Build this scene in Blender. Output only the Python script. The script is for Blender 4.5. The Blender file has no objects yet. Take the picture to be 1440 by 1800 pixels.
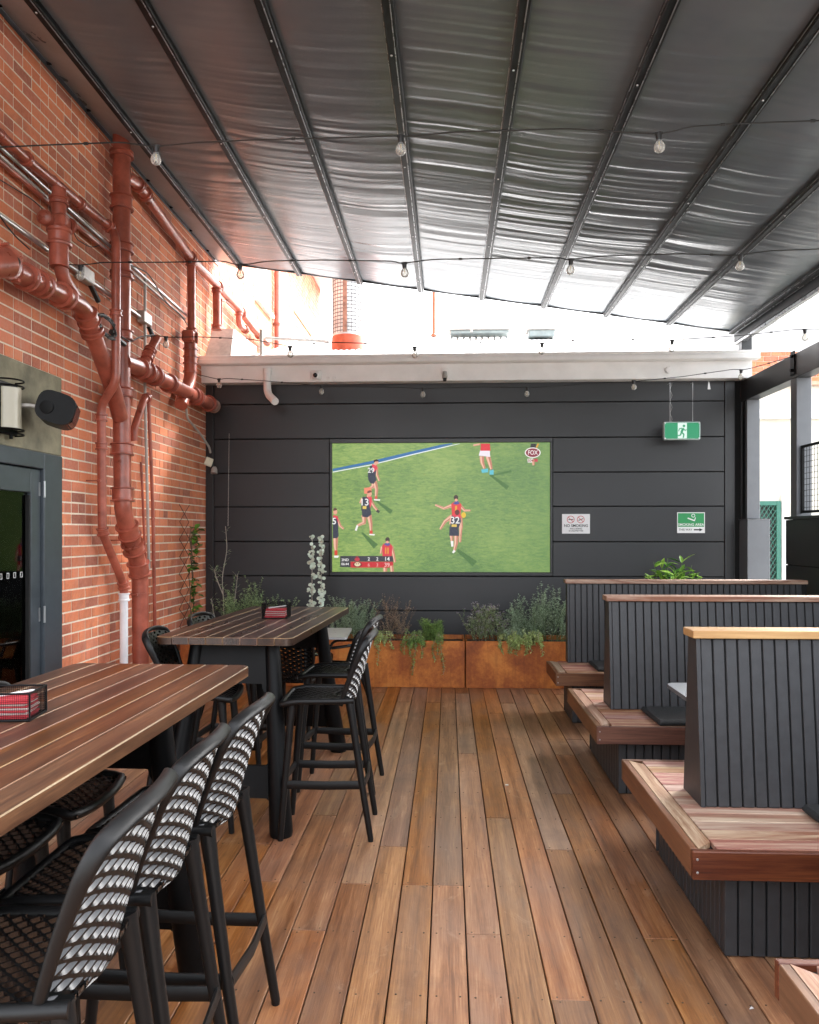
import bpy, math, random
import numpy as np
from mathutils import Vector, Matrix
random.seed(7); np.random.seed(7)
R = math.radians
S = bpy.context.scene
C = S.collection
EXPO = 3.2
# ------------------------------------------------------------------ camera
CH = 1.657; FP = 1400.0; PSI = math.atan(68/1400.0)
cam_d = bpy.data.cameras.new('camera'); cam = bpy.data.objects.new('camera', cam_d); C.objects.link(cam)
cam.location = (0, 0, CH); cam.rotation_euler = (R(90), 0, PSI)
cam_d.sensor_fit = 'VERTICAL'; cam_d.sensor_height = 24; cam_d.lens = 24*FP/1800
cam_d.shift_y = 37/1800.0; cam_d.clip_end = 500; cam_d.clip_start = 0.05
S.camera = cam
# ------------------------------------------------------------------ world, sun, exposure
SUN_EL, SUN_AZ = R(44), R(40)          # azimuth measured from +Y towards +X
w = bpy.data.worlds.new('World'); S.world = w; w.use_nodes = True
nt = w.node_tree; nt.nodes.clear()
out = nt.nodes.new('ShaderNodeOutputWorld'); bg = nt.nodes.new('ShaderNodeBackground')
sky = nt.nodes.new('ShaderNodeTexSky'); sky.sky_type = 'NISHITA'; sky.sun_disc = False
sky.sun_elevation = SUN_EL; sky.sun_rotation = SUN_AZ; sky.dust_density = 4; sky.air_density = 1.0
hs = nt.nodes.new('ShaderNodeHueSaturation'); hs.inputs['Saturation'].default_value = 0.22
nt.links.new(sky.outputs[0], hs.inputs['Color']); nt.links.new(hs.outputs[0], bg.inputs[0])
bg.inputs[1].default_value = 0.15; nt.links.new(bg.outputs[0], out.inputs[0])
sd = bpy.data.lights.new('sun', 'SUN'); sd.energy = .6; sd.angle = R(10); sd.color = (1, .95, .88)
sun = bpy.data.objects.new('sun', sd); C.objects.link(sun)
dirv = Vector((math.sin(SUN_AZ)*math.cos(SUN_EL), math.cos(SUN_AZ)*math.cos(SUN_EL), math.sin(SUN_EL)))
sun.rotation_euler = dirv.to_track_quat('Z', 'Y').to_euler(); sun.location = dirv*30
vs = S.view_settings; vs.view_transform = 'Standard'; vs.look = 'None'; vs.exposure = EXPO; vs.gamma = 1
S.cycles.max_bounces = 8; S.cycles.transparent_max_bounces = 12
# ------------------------------------------------------------------ pixel of the survey photo -> point in the place
FW = Vector((-math.sin(PSI), math.cos(PSI), 0)); RT = Vector((math.cos(PSI), math.sin(PSI), 0)); UP = Vector((0, 0, 1))
def ray(px, py): return FW + RT*((px-720)/FP) + UP*((937-py)/FP)
O = Vector((0, 0, CH))
def onY(px, py, Y): d = ray(px, py); return O + d*(Y/d.y)
def onX(px, py, X): d = ray(px, py); return O + d*(X/d.x)
def onZ(px, py, Z): d = ray(px, py); return O + d*((Z-CH)/d.z)
def lin(c):
    if isinstance(c, str):
        c = [int(c[i:i+2], 16)/255 for i in (0, 2, 4)]
        return tuple(x/12.92 if x <= .04045 else ((x+.055)/1.055)**2.4 for x in c)
    return tuple(c)
# ------------------------------------------------------------------ mesh builder
class MB:
    def __init__(s): s.v = []; s.f = []; s.m = []; s.mi = 0
    def add(s, vs_, fs):
        n = len(s.v); s.v += [tuple(p) for p in vs_]; s.f += [tuple(i+n for i in f) for f in fs]; s.m += [s.mi]*len(fs); return s
    def box(s, a, b):
        x0, y0, z0 = a; x1, y1, z1 = b
        return s.add([(x0,y0,z0),(x1,y0,z0),(x1,y1,z0),(x0,y1,z0),(x0,y0,z1),(x1,y0,z1),(x1,y1,z1),(x0,y1,z1)],
                     [(0,3,2,1),(4,5,6,7),(0,1,5,4),(1,2,6,5),(2,3,7,6),(3,0,4,7)])
    def cbox(s, a, b, c=.004, cm=None):
        x0,x1 = a[0],b[0]; y0,y1 = a[1],b[1]; z0,z1 = a[2],b[2]; V = []; idx = {}
        for i,(X,sx) in enumerate(((x0,1),(x1,-1))):
            for j,(Y,sy) in enumerate(((y0,1),(y1,-1))):
                for k,(Z,sz) in enumerate(((z0,1),(z1,-1))):
                    for ax in range(3):
                        p = [X+sx*c, Y+sy*c, Z+sz*c]; p[ax] = (X,Y,Z)[ax]
                        idx[i,j,k,ax] = len(V); V.append(p)
        F = []; B = []
        for t in (0,1):
            F.append([idx[t,j,k,0] for j,k in ((0,0),(1,0),(1,1),(0,1))][::(1 if t else -1)])
            F.append([idx[i,t,k,1] for i,k in ((0,0),(1,0),(1,1),(0,1))][::(-1 if t else 1)])
            F.append([idx[i,j,t,2] for i,j in ((0,0),(1,0),(1,1),(0,1))][::(1 if t else -1)])
        for p in (0,1):
            for q in (0,1):
                B.append([idx[0,p,q,1],idx[1,p,q,1],idx[1,p,q,2],idx[0,p,q,2]][::(1 if p!=q else -1)*-1])
                B.append([idx[p,0,q,0],idx[p,1,q,0],idx[p,1,q,2],idx[p,0,q,2]][::(1 if p!=q else -1)])
                B.append([idx[p,q,0,0],idx[p,q,1,0],idx[p,q,1,1],idx[p,q,0,1]][::(1 if p!=q else -1)*-1])
                for r in (0,1): B.append([idx[p,q,r,0],idx[p,q,r,1],idx[p,q,r,2]][::(1 if (p+q+r)%2 else -1)])
        s.add(V, F); k = s.mi
        if cm is not None: s.mi = cm
        n = len(s.v)-len(V); s.f += [tuple(i+n for i in f) for f in B]; s.m += [s.mi]*len(B); s.mi = k
        return s
    def tube(s, pts, r, n=10, cap=True, flat=None):
        P = [Vector(p) for p in pts]; N = len(P); rs = r if hasattr(r, '__len__') else [r]*N
        T = []
        for i in range(N):
            t = (P[min(i+1,N-1)]-P[max(i-1,0)]); T.append(t.normalized() if t.length > 1e-9 else Vector((0,0,1)))
        ref = Vector((0,0,1)) if abs(T[0].z) < .9 else Vector((1,0,0))
        u = (ref - T[0]*ref.dot(T[0])).normalized(); V = []
        for i in range(N):
            u = (u - T[i]*u.dot(T[i])).normalized(); w_ = T[i].cross(u)
            for k in range(n):
                a = 2*math.pi*(k+.5)/n; fa, fb = flat or (1, 1)
                V.append(P[i] + (u*math.cos(a)*fa + w_*math.sin(a)*fb)*rs[i])
        F = [(i*n+k, i*n+(k+1)%n, (i+1)*n+(k+1)%n, (i+1)*n+k) for i in range(N-1) for k in range(n)]
        if cap: F += [tuple(range(n))[::-1], tuple((N-1)*n+k for k in range(n))]
        return s.add(V, F)
    def lathe(s, c, ax, prof, n=16, cap=True):       # prof: list of (distance along ax, radius)
        ax = Vector(ax).normalized(); c = Vector(c)
        ref = Vector((0,0,1)) if abs(ax.z) < .9 else Vector((1,0,0))
        u = (ref-ax*ref.dot(ax)).normalized(); w_ = ax.cross(u); V = []
        for h, r in prof:
            for k in range(n):
                a = 2*math.pi*k/n; V.append(c+ax*h+(u*math.cos(a)+w_*math.sin(a))*max(r,1e-4))
        N = len(prof); F = [(i*n+k, i*n+(k+1)%n, (i+1)*n+(k+1)%n, (i+1)*n+k) for i in range(N-1) for k in range(n)]
        if cap: F += [tuple(range(n))[::-1], tuple((N-1)*n+k for k in range(n))]
        return s.add(V, F)
    def prism(s, poly, d):                            # planar polygon extruded by vector d
        n = len(poly); d = Vector(d); P = [Vector(p) for p in poly]
        F = [tuple(range(n))[::-1], tuple(range(n, 2*n))] + [(i,(i+1)%n,n+(i+1)%n,n+i) for i in range(n)]
        return s.add(P+[p+d for p in P], F)
    def quad(s, *p): return s.add(p, [tuple(range(len(p)))])
    def mesh(s, name, mats, smooth=35):
        me = bpy.data.meshes.new(name); me.from_pydata(s.v, [], s.f)
        for m in (mats if isinstance(mats, (list, tuple)) else [mats]): me.materials.append(m)
        me.polygons.foreach_set('material_index', s.m)
        if smooth: me.polygons.foreach_set('use_smooth', [True]*len(s.f)); me.set_sharp_from_angle(angle=R(smooth))
        me.update(); return me
    def build(s, name, mats, parent=None, smooth=35, **props):
        return link(name, s.mesh(name, mats, smooth), parent, **props)
def link(name, data, parent=None, loc=(0,0,0), rot=(0,0,0), **props):
    o = bpy.data.objects.new(name, data); C.objects.link(o); o.location = loc; o.rotation_euler = rot
    if parent is not None: o.parent = parent
    for k, v in props.items(): o[k] = v
    return o
def thing(name, label, cat, loc=(0,0,0), rz=0, group=None):
    o = link(name, None, None, loc, (0,0,rz)); o.empty_display_size = .1
    return tag(o, label, cat, group)
def tag(o, label, cat, group=None):
    o['label'] = label; o['category'] = cat
    if group: o['group'] = group
    return o
def tree_copy(o, parent=None):
    c = o.copy(); C.objects.link(c)
    if parent is not None: c.parent = parent
    for ch in list(KIDS.get(o.name, ())): tree_copy(bpy.data.objects[ch], c)
    return c
KIDS = {}
def index_kids():
    KIDS.clear()
    for o in bpy.data.objects:
        if o.parent is not None: KIDS.setdefault(o.parent.name, []).append(o.name)
def fillet(pts, r, n=5):
    P = [Vector(p) for p in pts]; out = [P[0]]
    for i in range(1, len(P)-1):
        a, b, c = P[i-1], P[i], P[i+1]; u = (a-b); v = (c-b); k = min(r, u.length*.45, v.length*.45)
        p0 = b+u.normalized()*k; p1 = b+v.normalized()*k
        for j in range(n+1):
            t = j/n; out.append(p0*(1-t)**2+b*2*t*(1-t)+p1*t*t)
    return out+[P[-1]]
# ------------------------------------------------------------------ materials
class NT:
    def __init__(s, name):
        s.m = bpy.data.materials.new(name); s.m.use_nodes = True; s.t = s.m.node_tree; s.b = s.t.nodes['Principled BSDF']
    def n(s, typ, **kw):
        x = s.t.nodes.new('ShaderNode'+typ)
        for k, v in kw.items():
            if k.startswith('_'): setattr(x, k[1:], v)
            else: x.inputs[k.replace('_', ' ')].default_value = v
        return x
    def l(s, a, b): s.t.links.new(a, b)
    def ramp(s, fac, stops):
        r = s.n('ValToRGB'); e = r.color_ramp.elements
        while len(e) < len(stops): e.new(.5)
        for k, (p, c) in enumerate(stops): e[k].position = p; e[k].color = (*c, 1) if len(c) == 3 else c
        s.l(fac, r.inputs[0]); return r.outputs[0]
    def math(s, op, a, b=None):
        x = s.n('Math', _operation=op)
        for i, v in enumerate((a, b)):
            if v is None: continue
            if isinstance(v, (int, float)): x.inputs[i].default_value = v
            else: s.l(v, x.inputs[i])
        return x.outputs[0]
    def mix(s, fac, a, b, mode='MIX'):
        x = s.n('Mix', _data_type='RGBA', _blend_type=mode)
        for i, v in ((0, fac), (6, a), (7, b)):
            if isinstance(v, (int, float)): x.inputs[i].default_value = v
            elif isinstance(v, tuple): x.inputs[i].default_value = (*v, 1)
            else: s.l(v, x.inputs[i])
        return x.outputs[2]
    def coord(s, scale=(1,1,1), rnd=0, kind='world'):
        if kind == 'world': p = s.n('NewGeometry').outputs['Position']
        else: p = s.n('TexCoord').outputs['Object']
        mp = s.n('Mapping'); mp.inputs['Scale'].default_value = scale; s.l(p, mp.inputs[0])
        if rnd:
            oi = s.n('ObjectInfo').outputs['Random']; cx = s.n('CombineXYZ')
            for i, k in enumerate((1., 1.7, 2.3)): s.l(s.math('MULTIPLY', oi, rnd*k), cx.inputs[i])
            s.l(cx.outputs[0], mp.inputs['Location'])
        return mp.outputs[0]
    def noise(s, vec, scale=5, detail=4, rough=.5, dist=0):
        x = s.n('TexNoise', Scale=scale, Detail=detail, Roughness=rough, Distortion=dist)
        s.l(vec, x.inputs['Vector']); return x.outputs[0]
    def bump(s, h, strength=.2, dist=.01):
        x = s.n('Bump', Strength=strength, Distance=dist); s.l(h, x.inputs['Height']); s.l(x.outputs[0], s.b.inputs['Normal'])
    def rough_from(s, fac, lo, hi):
        x = s.n('MapRange'); x.inputs[3].default_value = lo; x.inputs[4].default_value = hi; s.l(fac, x.inputs[0]); s.l(x.outputs[0], s.b.inputs['Roughness'])
MATS = {}
def paint(name, col, rough=.5, metal=0, var=.12, scale=6, bump=.05, kind='world', spec=.5, coat=0):
    if name in MATS: return MATS[name]
    t = NT(name); c = lin(col); v = t.coord(kind=kind, rnd=3 if kind != 'world' else 0)
    n = t.noise(v, scale, 5, .6); n2 = t.noise(v, scale*9, 3, .6)
    t.l(t.ramp(n, [(.3, tuple(x*(1-var) for x in c)), (.72, tuple(min(1, x*(1+var)) for x in c))]), t.b.inputs['Base Color'])
    t.rough_from(n, max(.02, rough-.08), min(1, rough+.08)); t.b.inputs['Metallic'].default_value = metal
    t.b.inputs['Specular IOR Level'].default_value = spec; t.b.inputs['Coat Weight'].default_value = coat
    if bump: t.bump(n2, bump, .003)
    MATS[name] = t.m; return t.m
def wood(name, cols, along='y', rough=.45, rnd=20, grey=None, kind='world', bump=.15, coat=0, vary=.25, wear=None, hv=.018, stain=None):
    t = NT(name); k = {'x': (.07,1,1), 'y': (1,.07,1), 'z': (1,1,.07)}[along]
    v = t.coord(k, rnd, kind); n = t.noise(v, 24, 8, .68, .9); fine = t.noise(t.coord({'x':(.03,1,1),'y':(1,.03,1),'z':(1,1,.03)}[along], rnd, kind), 130, 4, .7)
    big = t.noise(t.coord({'x':(.35,1,1),'y':(1,.35,1),'z':(1,1,.35)}[along], rnd, kind), 3.2, 4, .6, .5)
    wv = t.n('TexWave', Scale=3.2, Distortion=7, Detail=3); wv.inputs['Detail Scale'].default_value = 1.2; t.l(v, wv.inputs[0]); 
    f = t.math('ADD', t.math('MULTIPLY', n, .5), t.math('MULTIPLY', wv.outputs['Fac'], .10)); f = t.math('ADD', f, t.math('MULTIPLY', fine, .42))
    col = t.ramp(f, [(.28+.44*i/(len(cols)-1), lin(c)) for i, c in enumerate(cols)])
    if grey: col = t.mix(t.ramp(big, [(.45, (0,0,0)), (.75, (.75,.75,.75))]), col, lin(grey))
    if wear: col = t.mix(t.ramp(t.noise(v, 9, 6, .7, 2), [(.46, (0,0,0)), (.62, (.9,.9,.9))]), col, lin(wear))
    if stain:
        w_ = t.coord(); col = t.mix(t.ramp(t.noise(w_, 1.3, 6, .7, .6), [(.50, (0,0,0)), (.70, (.55,.55,.55))]), col, lin(stain))
        col = t.mix(t.ramp(t.noise(w_, 21, 5, .7, .5), [(.64, (0,0,0)), (.74, (.6,.6,.6))]), col, lin('3A2A20'))
        col = t.mix(t.ramp(t.noise(t.coord((1,.5,1)), 4, 5, .7, 1.5), [(.60, (0,0,0)), (.75, (.4,.4,.4))]), col, lin('C4A888'))
    oi = t.n('ObjectInfo').outputs['Random']
    h = t.n('HueSaturation'); t.l(col, h.inputs['Color']); t.l(t.math('ADD', 1-vary, t.math('MULTIPLY', oi, 2*vary)), h.inputs['Value'])
    o2 = t.math('FRACT', t.math('MULTIPLY', oi, 17.3)); t.l(t.math('ADD', .5-hv, t.math('MULTIPLY', o2, 2*hv)), h.inputs['Hue'])
    t.l(t.math('ADD', .82, t.math('MULTIPLY', t.math('FRACT', t.math('MULTIPLY', oi, 7.7)), .3)), h.inputs['Saturation'])
    t.l(h.outputs[0], t.b.inputs['Base Color']); t.rough_from(big, rough-.1, rough+.14)
    t.b.inputs['Coat Weight'].default_value = coat; t.b.inputs['Coat Roughness'].default_value = .25
    t.bump(t.math('ADD', fine, t.math('MULTIPLY', n, .8)), bump, .002); return t.m
def flat(name, col, rough=.6, emit=0, metal=0):
    t = NT(name); c = lin(col); t.b.inputs['Base Color'].default_value = (*c, 1); t.b.inputs['Roughness'].default_value = rough; t.b.inputs['Metallic'].default_value = metal
    if emit: t.b.inputs['Emission Color'].default_value = (*c, 1); t.b.inputs['Emission Strength'].default_value = emit; t.b.inputs['Base Color'].default_value = (.01,.01,.01,1)
    return t.m
def brickmat(name, island):
    t = NT(name); r = t.n('NewGeometry').outputs['Random Per Island'] if island else t.n('ObjectInfo').outputs['Random']
    col = t.ramp(r, [(0, lin('A8563C')), (.25, lin('CC7048')), (.5, lin('DE7F50')), (.72, lin('D87C58')), (.86, lin('BE684E')), (1, lin('92503F'))])
    v = t.coord(); n = t.noise(v, 38, 6, .7); nb = t.noise(v, 5, 5, .6)
    col = t.mix(t.ramp(n, [(.3, (0,0,0)), (.8, (.55,.55,.55))]), col, lin('D4967A'))
    col = t.mix(t.ramp(t.noise(t.coord((1,1,.6)), 1.7, 6, .7, .8), [(.52, (0,0,0)), (.72, (.5,.5,.5))]), col, lin('6E3A30'))
    col = t.mix(t.ramp(t.noise(v, 90, 3, .7), [(.62, (0,0,0)), (.75, (.5,.5,.5))]), col, lin('5A2A22'))
    # pale bloom and old limewash streaks
    col = t.mix(t.ramp(nb, [(.5, (0,0,0)), (.8, (.45,.45,.45))]), col, lin('C08A78'))
    st = t.noise(t.coord((1,7,.5)), 2.5, 5, .65); col = t.mix(t.ramp(st, [(.62, (0,0,0)), (.8, (.6,.6,.6))]), col, lin('CDB9A6'))
    t.l(col, t.b.inputs['Base Color']); t.b.inputs['Roughness'].default_value = .8
    t.bump(t.math('ADD', n, t.math('MULTIPLY', t.noise(v, 160, 3, .6), .6)), .5, .004); return t.m
def glassy(name, tint, rough=.02, ior=1.5, tr=1):
    t = NT(name); g = t.n('BsdfGlossy', Roughness=rough); g.inputs[0].default_value = (1,1,1,1)
    tp = t.n('BsdfTransparent'); tp.inputs[0].default_value = (*tint, 1); fr = t.n('Fresnel', IOR=ior); mx = t.n('MixShader')
    t.l(fr.outputs[0], mx.inputs[0]); t.l(tp.outputs[0], mx.inputs[1]); t.l(g.outputs[0], mx.inputs[2])
    res = mx.outputs[0]
    if tr < 1:
        df = t.n('BsdfDiffuse'); df.inputs[0].default_value = (.8,.8,.76,1); m2 = t.n('MixShader'); m2.inputs[0].default_value = 1-tr; t.l(res, m2.inputs[1]); t.l(df.outputs[0], m2.inputs[2]); res = m2.outputs[0]
    t.l(res, t.t.nodes['Material Output'].inputs[0]); return t.m
M = dict(
    frameplastic=paint('black_frame_plastic', (.004,.0041,.0043), .46, 0, .05, 4, 0, 'world', .32),
    brick=brickmat('brick', False), bricks=brickmat('brick_field', True),
    charcoal=paint('charcoal_panel', (.021,.022,.0245), .42, 0, .10, 1.6, .02),
    charcoal2=paint('charcoal_steel', (.024,.0255,.028), .38, 0, .14, 5, .04),
    greysteel=paint('grey_steel', (.12,.128,.14), .42, 0, .1, 5, .04),
    batten=paint('batten_paint', (.031,.032,.035), .5, 0, .16, 22, .12),
    plastic=paint('black_plastic', (.0045,.0046,.0048), .26, 0, .05, 4, 0, 'world', .7),
    blacksteel=paint('black_steel', (.0032,.0034,.0038), .45, 0, .2, 20, .08, 'obj', .15),
    cable=paint('black_cable', (.012,.012,.012), .5, 0, .1, 20, 0),
    pipe=paint('red_oxide_paint', (.34,.088,.055), .30, 0, .38, 7, .2),
    pipewhite=paint('white_pipe', (.74,.74,.76), .35, 0, .06, 9, .04),
    conduit=paint('grey_conduit', (.42,.40,.37), .4, .2, .2, 14, .06),
    mortar=paint('mortar', (.76,.66,.53), .9, 0, .12, 30, .5),
    white=paint('white_paint', (.83,.825,.81), .45, 0, .08, 3, .04),
    cream=paint('cream_render', (.62,.59,.52), .85, 0, .1, 2, .2),
    lintel=paint('concrete_lintel', (.21,.19,.125), .85, 0, .4, 5, .5),
    slate=paint('slate_door_paint', (.05,.062,.074), .32, 0, .2, 7, .05),
    dark=flat('shadow_gap', (.004,.004,.004), .9),
    silver=paint('galvanised', (.5,.51,.52), .35, .8, .15, 12, .05),
    awnframe=paint('awning_frame', (.008,.0085,.0095), .45, 0, .15, 10, .03, 'world', .22),
    awnlight=paint('awning_rail_face', (.26,.27,.29), .28, .5, .15, 10, .03),
    roofwhite=paint('white_roof_steel', (.72,.72,.71), .4, 0, .08, 3, .03),
    cushion=paint('black_cushion_cloth', (.016,.018,.019), .75, 0, .35, 60, .5),
    tabletop=paint('grey_laminate', (.13,.145,.16), .5, 0, .06, 12, .02),
    palelam=paint('pale_laminate', (.42,.42,.42), .3, 0, .06, 12, .02),
    greendoor=paint('green_door_paint', (.03,.15,.11), .4, 0, .1, 8, .03),
    ground=paint('concrete_ground', (.3,.29,.27), .9, 0, .2, 2, .2),
    soil=paint('soil', (.02,.014,.01), .95, 0, .4, 40, .6),
)
# ------------------------------------------------------------------ ground and deck
WX = -2.97; WY = 9.62; GAP0 = -0.073; PITCH = 0.1452
MB().quad((-40,-30,-.35),(40,-30,-.35),(40,90,-.35),(-40,90,-.35)).build('ground', M['ground'], kind='structure')
mdeck = wood('deck_timber', ['3A2110', '6E4424', '8C5C36', 'A4744A', 'C89E70'], 'y', .40, grey='866C5A', bump=.4, vary=.17, hv=.006, stain='5C4030')
deck = link('deck', None, None, kind='structure')
MB().box((WX-.2,-3,-.33),(3.9,WY+.1,-.05)).build('deck_joists', M['dark'], deck)
scr = MB(); scr_in = []
k0 = int((WX-GAP0)/PITCH); k1 = int((3.45-GAP0)/PITCH)+1
rb = random.Random(11); widths = {}
joint_rows = [-1.2+.45*i for i in range(25)]
for k in range(k0-1, k1):
    x0 = GAP0+PITCH*k+.0028; x1 = x0+PITCH-.0056
    if x1 < WX: continue
    x0 = max(x0, WX+.004)
    cuts = [-2.5]; y = rb.choice(joint_rows[:9])
    while y < WY-1:
        cuts.append(y); y += .45*rb.choice((5, 6, 7, 8, 9, 10))
    cuts.append(WY-.02)
    for a, b in zip(cuts, cuts[1:]):
        L = round(b-a, 2)
        me = MB().cbox((x0, a+.0008, -.022+rb.uniform(-.0006,.0006)), (x1, b-.0008, rb.uniform(-.0009,.0009)), .0022).mesh('board', mdeck, 30)
        link('board', me, deck)
    for yy in joint_rows:
        near = min(abs(yy-c) for c in cuts)
        for off in ((-.018, .018) if near < .02 else (0,)):
            for xx in (x0+.026, x1-.026):
                if rb.random() < .93 and yy < 8.2:
                    scr.lathe((xx+rb.uniform(-.004,.004), yy+off+rb.uniform(-.006,.006), .0002), (0,0,1), [(0,.0042),(.0011,.0036),(.0009,.0016),(.0004,.0001)], 7, False)
scr.build('screw_heads', M['silver'] if False else paint('dull_screw', (.10,.075,.055), .4, .7, .2, 20, 0), deck, kind='stuff')
# ------------------------------------------------------------------ brick wall on the left
def wall(px, py, off=0.): return onX(px, py, WX+off)
brick_wall = thing('brick_wall', 'tall red brick wall of the pub building carrying the red pipes on the left', 'wall')
DOOR = (3.55, 5.965, 0, 2.245)                    # y0, y1, z0, z1 of the door opening
LIN = (3.2, 5.98, 2.245, 2.846)
p_w1a, p_w1b = 12.2, 13.15; p_w2a, p_w2b = 15.2, 17.2
HOLES = [(DOOR[0],DOOR[1],-.2,DOOR[3]), LIN, (p_w1a,p_w1b,5.3,6.9), (p_w2a,p_w2b,4.5,5.95)]
CO = .086; BL = .24
units = []; rw = random.Random(3)
k = 0; z = 0.012
while z < 7.25:
    ymax = 18.2; y = 1.6 + (0 if k % 2 else -.12); hdr = (k % 6 == 3)
    while y < ymax:
        L = .12 if hdr or rw.random() < .06 else BL
        a, b = y+.0, y+L-.0135; y += L
        if z > 5.55 and b < 8.9: continue
        segs = [(a, b)]
        for h in HOLES:
            if z+CO-.011 > h[2]+.004 and z < h[3]-.004:
                ns = []
                for s0, s1 in segs:
                    if s1 <= h[0] or s0 >= h[1]: ns.append((s0, s1))
                    else:
                        if s0 < h[0]-.02: ns.append((s0, h[0]-.004))
                        if s1 > h[1]+.02: ns.append((h[1]+.004, s1))
                segs = ns
        for s0, s1 in segs: units.append((s0, s1, z))
    z += CO; k += 1
def seen(u):
    s0, s1, zz = u; d = s0
    px = 788 + FP*WX/s1; py = 937-FP*(zz-CH)/s1
    return px > 5 and 5 < py < 1175 and s1 < 9.6 and zz < 5.1
vis = sorted([u for u in units if seen(u)], key=lambda u: u[0])[:300]; vset = set(vis)
BMESH = {}
for s0, s1, zz in vis:
    L = round(s1-s0, 3)
    if L not in BMESH: BMESH[L] = MB().cbox((-.02, 0, 0), (.012, L, .0725), .0024).mesh('brick', M['brick'], 30)
    link('brick', BMESH[L], brick_wall, (WX-.012+rw.uniform(-.0015,.002), s0, zz+rw.uniform(-.001,.001)), (rw.uniform(-.004,.004), 0, rw.uniform(-.004,.004)))
rest = MB()
for u in units:
    if u in vset: continue
    s0, s1, zz = u; dx = rw.uniform(-.0015,.002)
    rest.box((WX-.03+dx, s0, zz), (WX+dx, s1, zz+.0725))
rest.build('brickwork', M['bricks'], brick_wall, smooth=0, kind='stuff')
bk = MB(); X0, X1 = WX-.35, WX-.0042
bk.box((X0,1.5,-.3),(X1,DOOR[0],7.3)); bk.box((X0,DOOR[0],DOOR[3]+.002),(X1,DOOR[1],5.7)); bk.box((X0,DOOR[0],5.7),(X1,DOOR[1],7.3)); bk.box((X0,DOOR[1],-.3),(X1,p_w1a,7.3))
bk.box((X0,p_w1a,-.3),(X1,p_w1b,5.3)); bk.box((X0,p_w1a,6.9),(X1,p_w1b,7.3)); bk.box((X0,p_w1b,-.3),(X1,p_w2a,7.3)); bk.box((X0,p_w2a,-.3),(X1,p_w2b,4.5)); bk.box((X0,p_w2a,5.95),(X1,p_w2b,7.3)); bk.box((X0,p_w2b,-.3),(X1,18.2,7.3))
bk.build('mortar_bed', M['mortar'], brick_wall, smooth=0)
MB().cbox((WX-.05,LIN[0],LIN[2]),(WX+.006,LIN[1],LIN[3]),.006).build('lintel', M['lintel'], brick_wall)
for i,(a,b,z0,z1) in enumerate(((p_w1a,p_w1b,5.3,6.9),(p_w2a,p_w2b,4.5,5.95))):
    f = MB().box((WX-.12,a,z0),(WX-.04,a+.08,z1)).box((WX-.12,b-.08,z0),(WX-.04,b,z1)).box((WX-.12,a+.08,z0),(WX-.04,b-.08,z0+.09)).box((WX-.12,a+.08,z1-.08),(WX-.04,b-.08,z1)).box((WX-.12,a+.08,(z0+z1)/2-.03),(WX-.04,b-.08,(z0+z1)/2+.03)).build('window', M['white'], brick_wall)
    MB().quad((WX-.1,a+.08,z0+.09),(WX-.1,b-.08,z0+.09),(WX-.1,b-.08,z1-.08),(WX-.1,a+.08,z1-.08)).build('pane', paint('window_glass',(.3,.34,.36),.06,0,.05,2,0), f)
    MB().cbox((WX-.3,a-.06,z0-.06),(WX+.07,b+.06,z0),.01).build('sill', M['white'], f)
MB().cbox((WX-.3,9.0,7.32),(WX+.65,18.7,7.42),.01).build('eave', M['white'], brick_wall)
# room behind the glass door (dim interior)
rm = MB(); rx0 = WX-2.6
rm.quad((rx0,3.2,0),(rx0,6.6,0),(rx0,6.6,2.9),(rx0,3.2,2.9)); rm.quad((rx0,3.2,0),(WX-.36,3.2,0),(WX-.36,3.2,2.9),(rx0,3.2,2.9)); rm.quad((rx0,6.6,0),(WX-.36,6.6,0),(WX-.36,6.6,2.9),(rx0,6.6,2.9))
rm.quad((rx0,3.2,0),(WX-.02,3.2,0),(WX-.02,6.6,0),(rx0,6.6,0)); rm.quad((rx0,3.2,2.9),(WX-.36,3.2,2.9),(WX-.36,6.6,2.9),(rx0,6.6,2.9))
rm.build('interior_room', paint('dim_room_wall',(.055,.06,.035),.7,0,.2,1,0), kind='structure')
# ------------------------------------------------------------------ glass door
door = thing('glass_door', 'slate grey painted glazed door and frame below the concrete lintel in the brick wall', 'door', (WX, DOOR[1], 0))
def rel(o, mb): mb.v = [tuple(Vector(p)-o.location) for p in mb.v]; return mb
xd0, xd1 = WX-.10, WX+.02
y1 = DOOR[1]; yj = onX(78, 900, WX+.02).y; yg = onX(56, 900, WX).y; zt = DOOR[3]
rel(door, MB().cbox((xd0,yj,0),(xd1,y1-.002,zt-.002),.006).cbox((xd0,3.56,zt-.12),(xd1,yj-.002,zt-.002),.005)).build('frame', M['slate'], door)
zr = zt-.128
rel(door, MB().cbox((xd0+.03,yg,0.02),(xd1-.025,yj-.006,zr),.004)).build('stile', M['slate'], door)
rel(door, MB().cbox((xd0+.03,3.7,zr-.17),(xd1-.025,yg-.002,zr),.004)).build('top_rail', M['slate'], door)
rel(door, MB().cbox((xd0+.03,3.7,.02),(xd1-.025,yg-.002,.22),.004)).build('bottom_rail', M['slate'], door)
rel(door, MB().box((WX-.04,3.7,.22),(WX-.032,yg-.002,zr-.17))).build('pane', glassy('door_glass', (.5,.55,.5), .02, 1.28), door, smooth=0)
rel(door, MB().cbox((WX-.034,yg-.028,.24),(WX-.006,yg-.004,zr-.19),.003)).build('glazing_bead', M['dark'], door)
for zz in (onX(73,860,WX).z, onX(72,1080,WX).z, .35):
    rel(door, MB().tube([(xd1+.004,yj-.004,zz-.06),(xd1+.004,yj-.004,zz+.06)],.008,8).box((xd1-.028,yj-.03,zz-.05),(xd1-.022,yj-.012,zz+.05))).build('hinge', M['silver'], door)
dec = MB()
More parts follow.
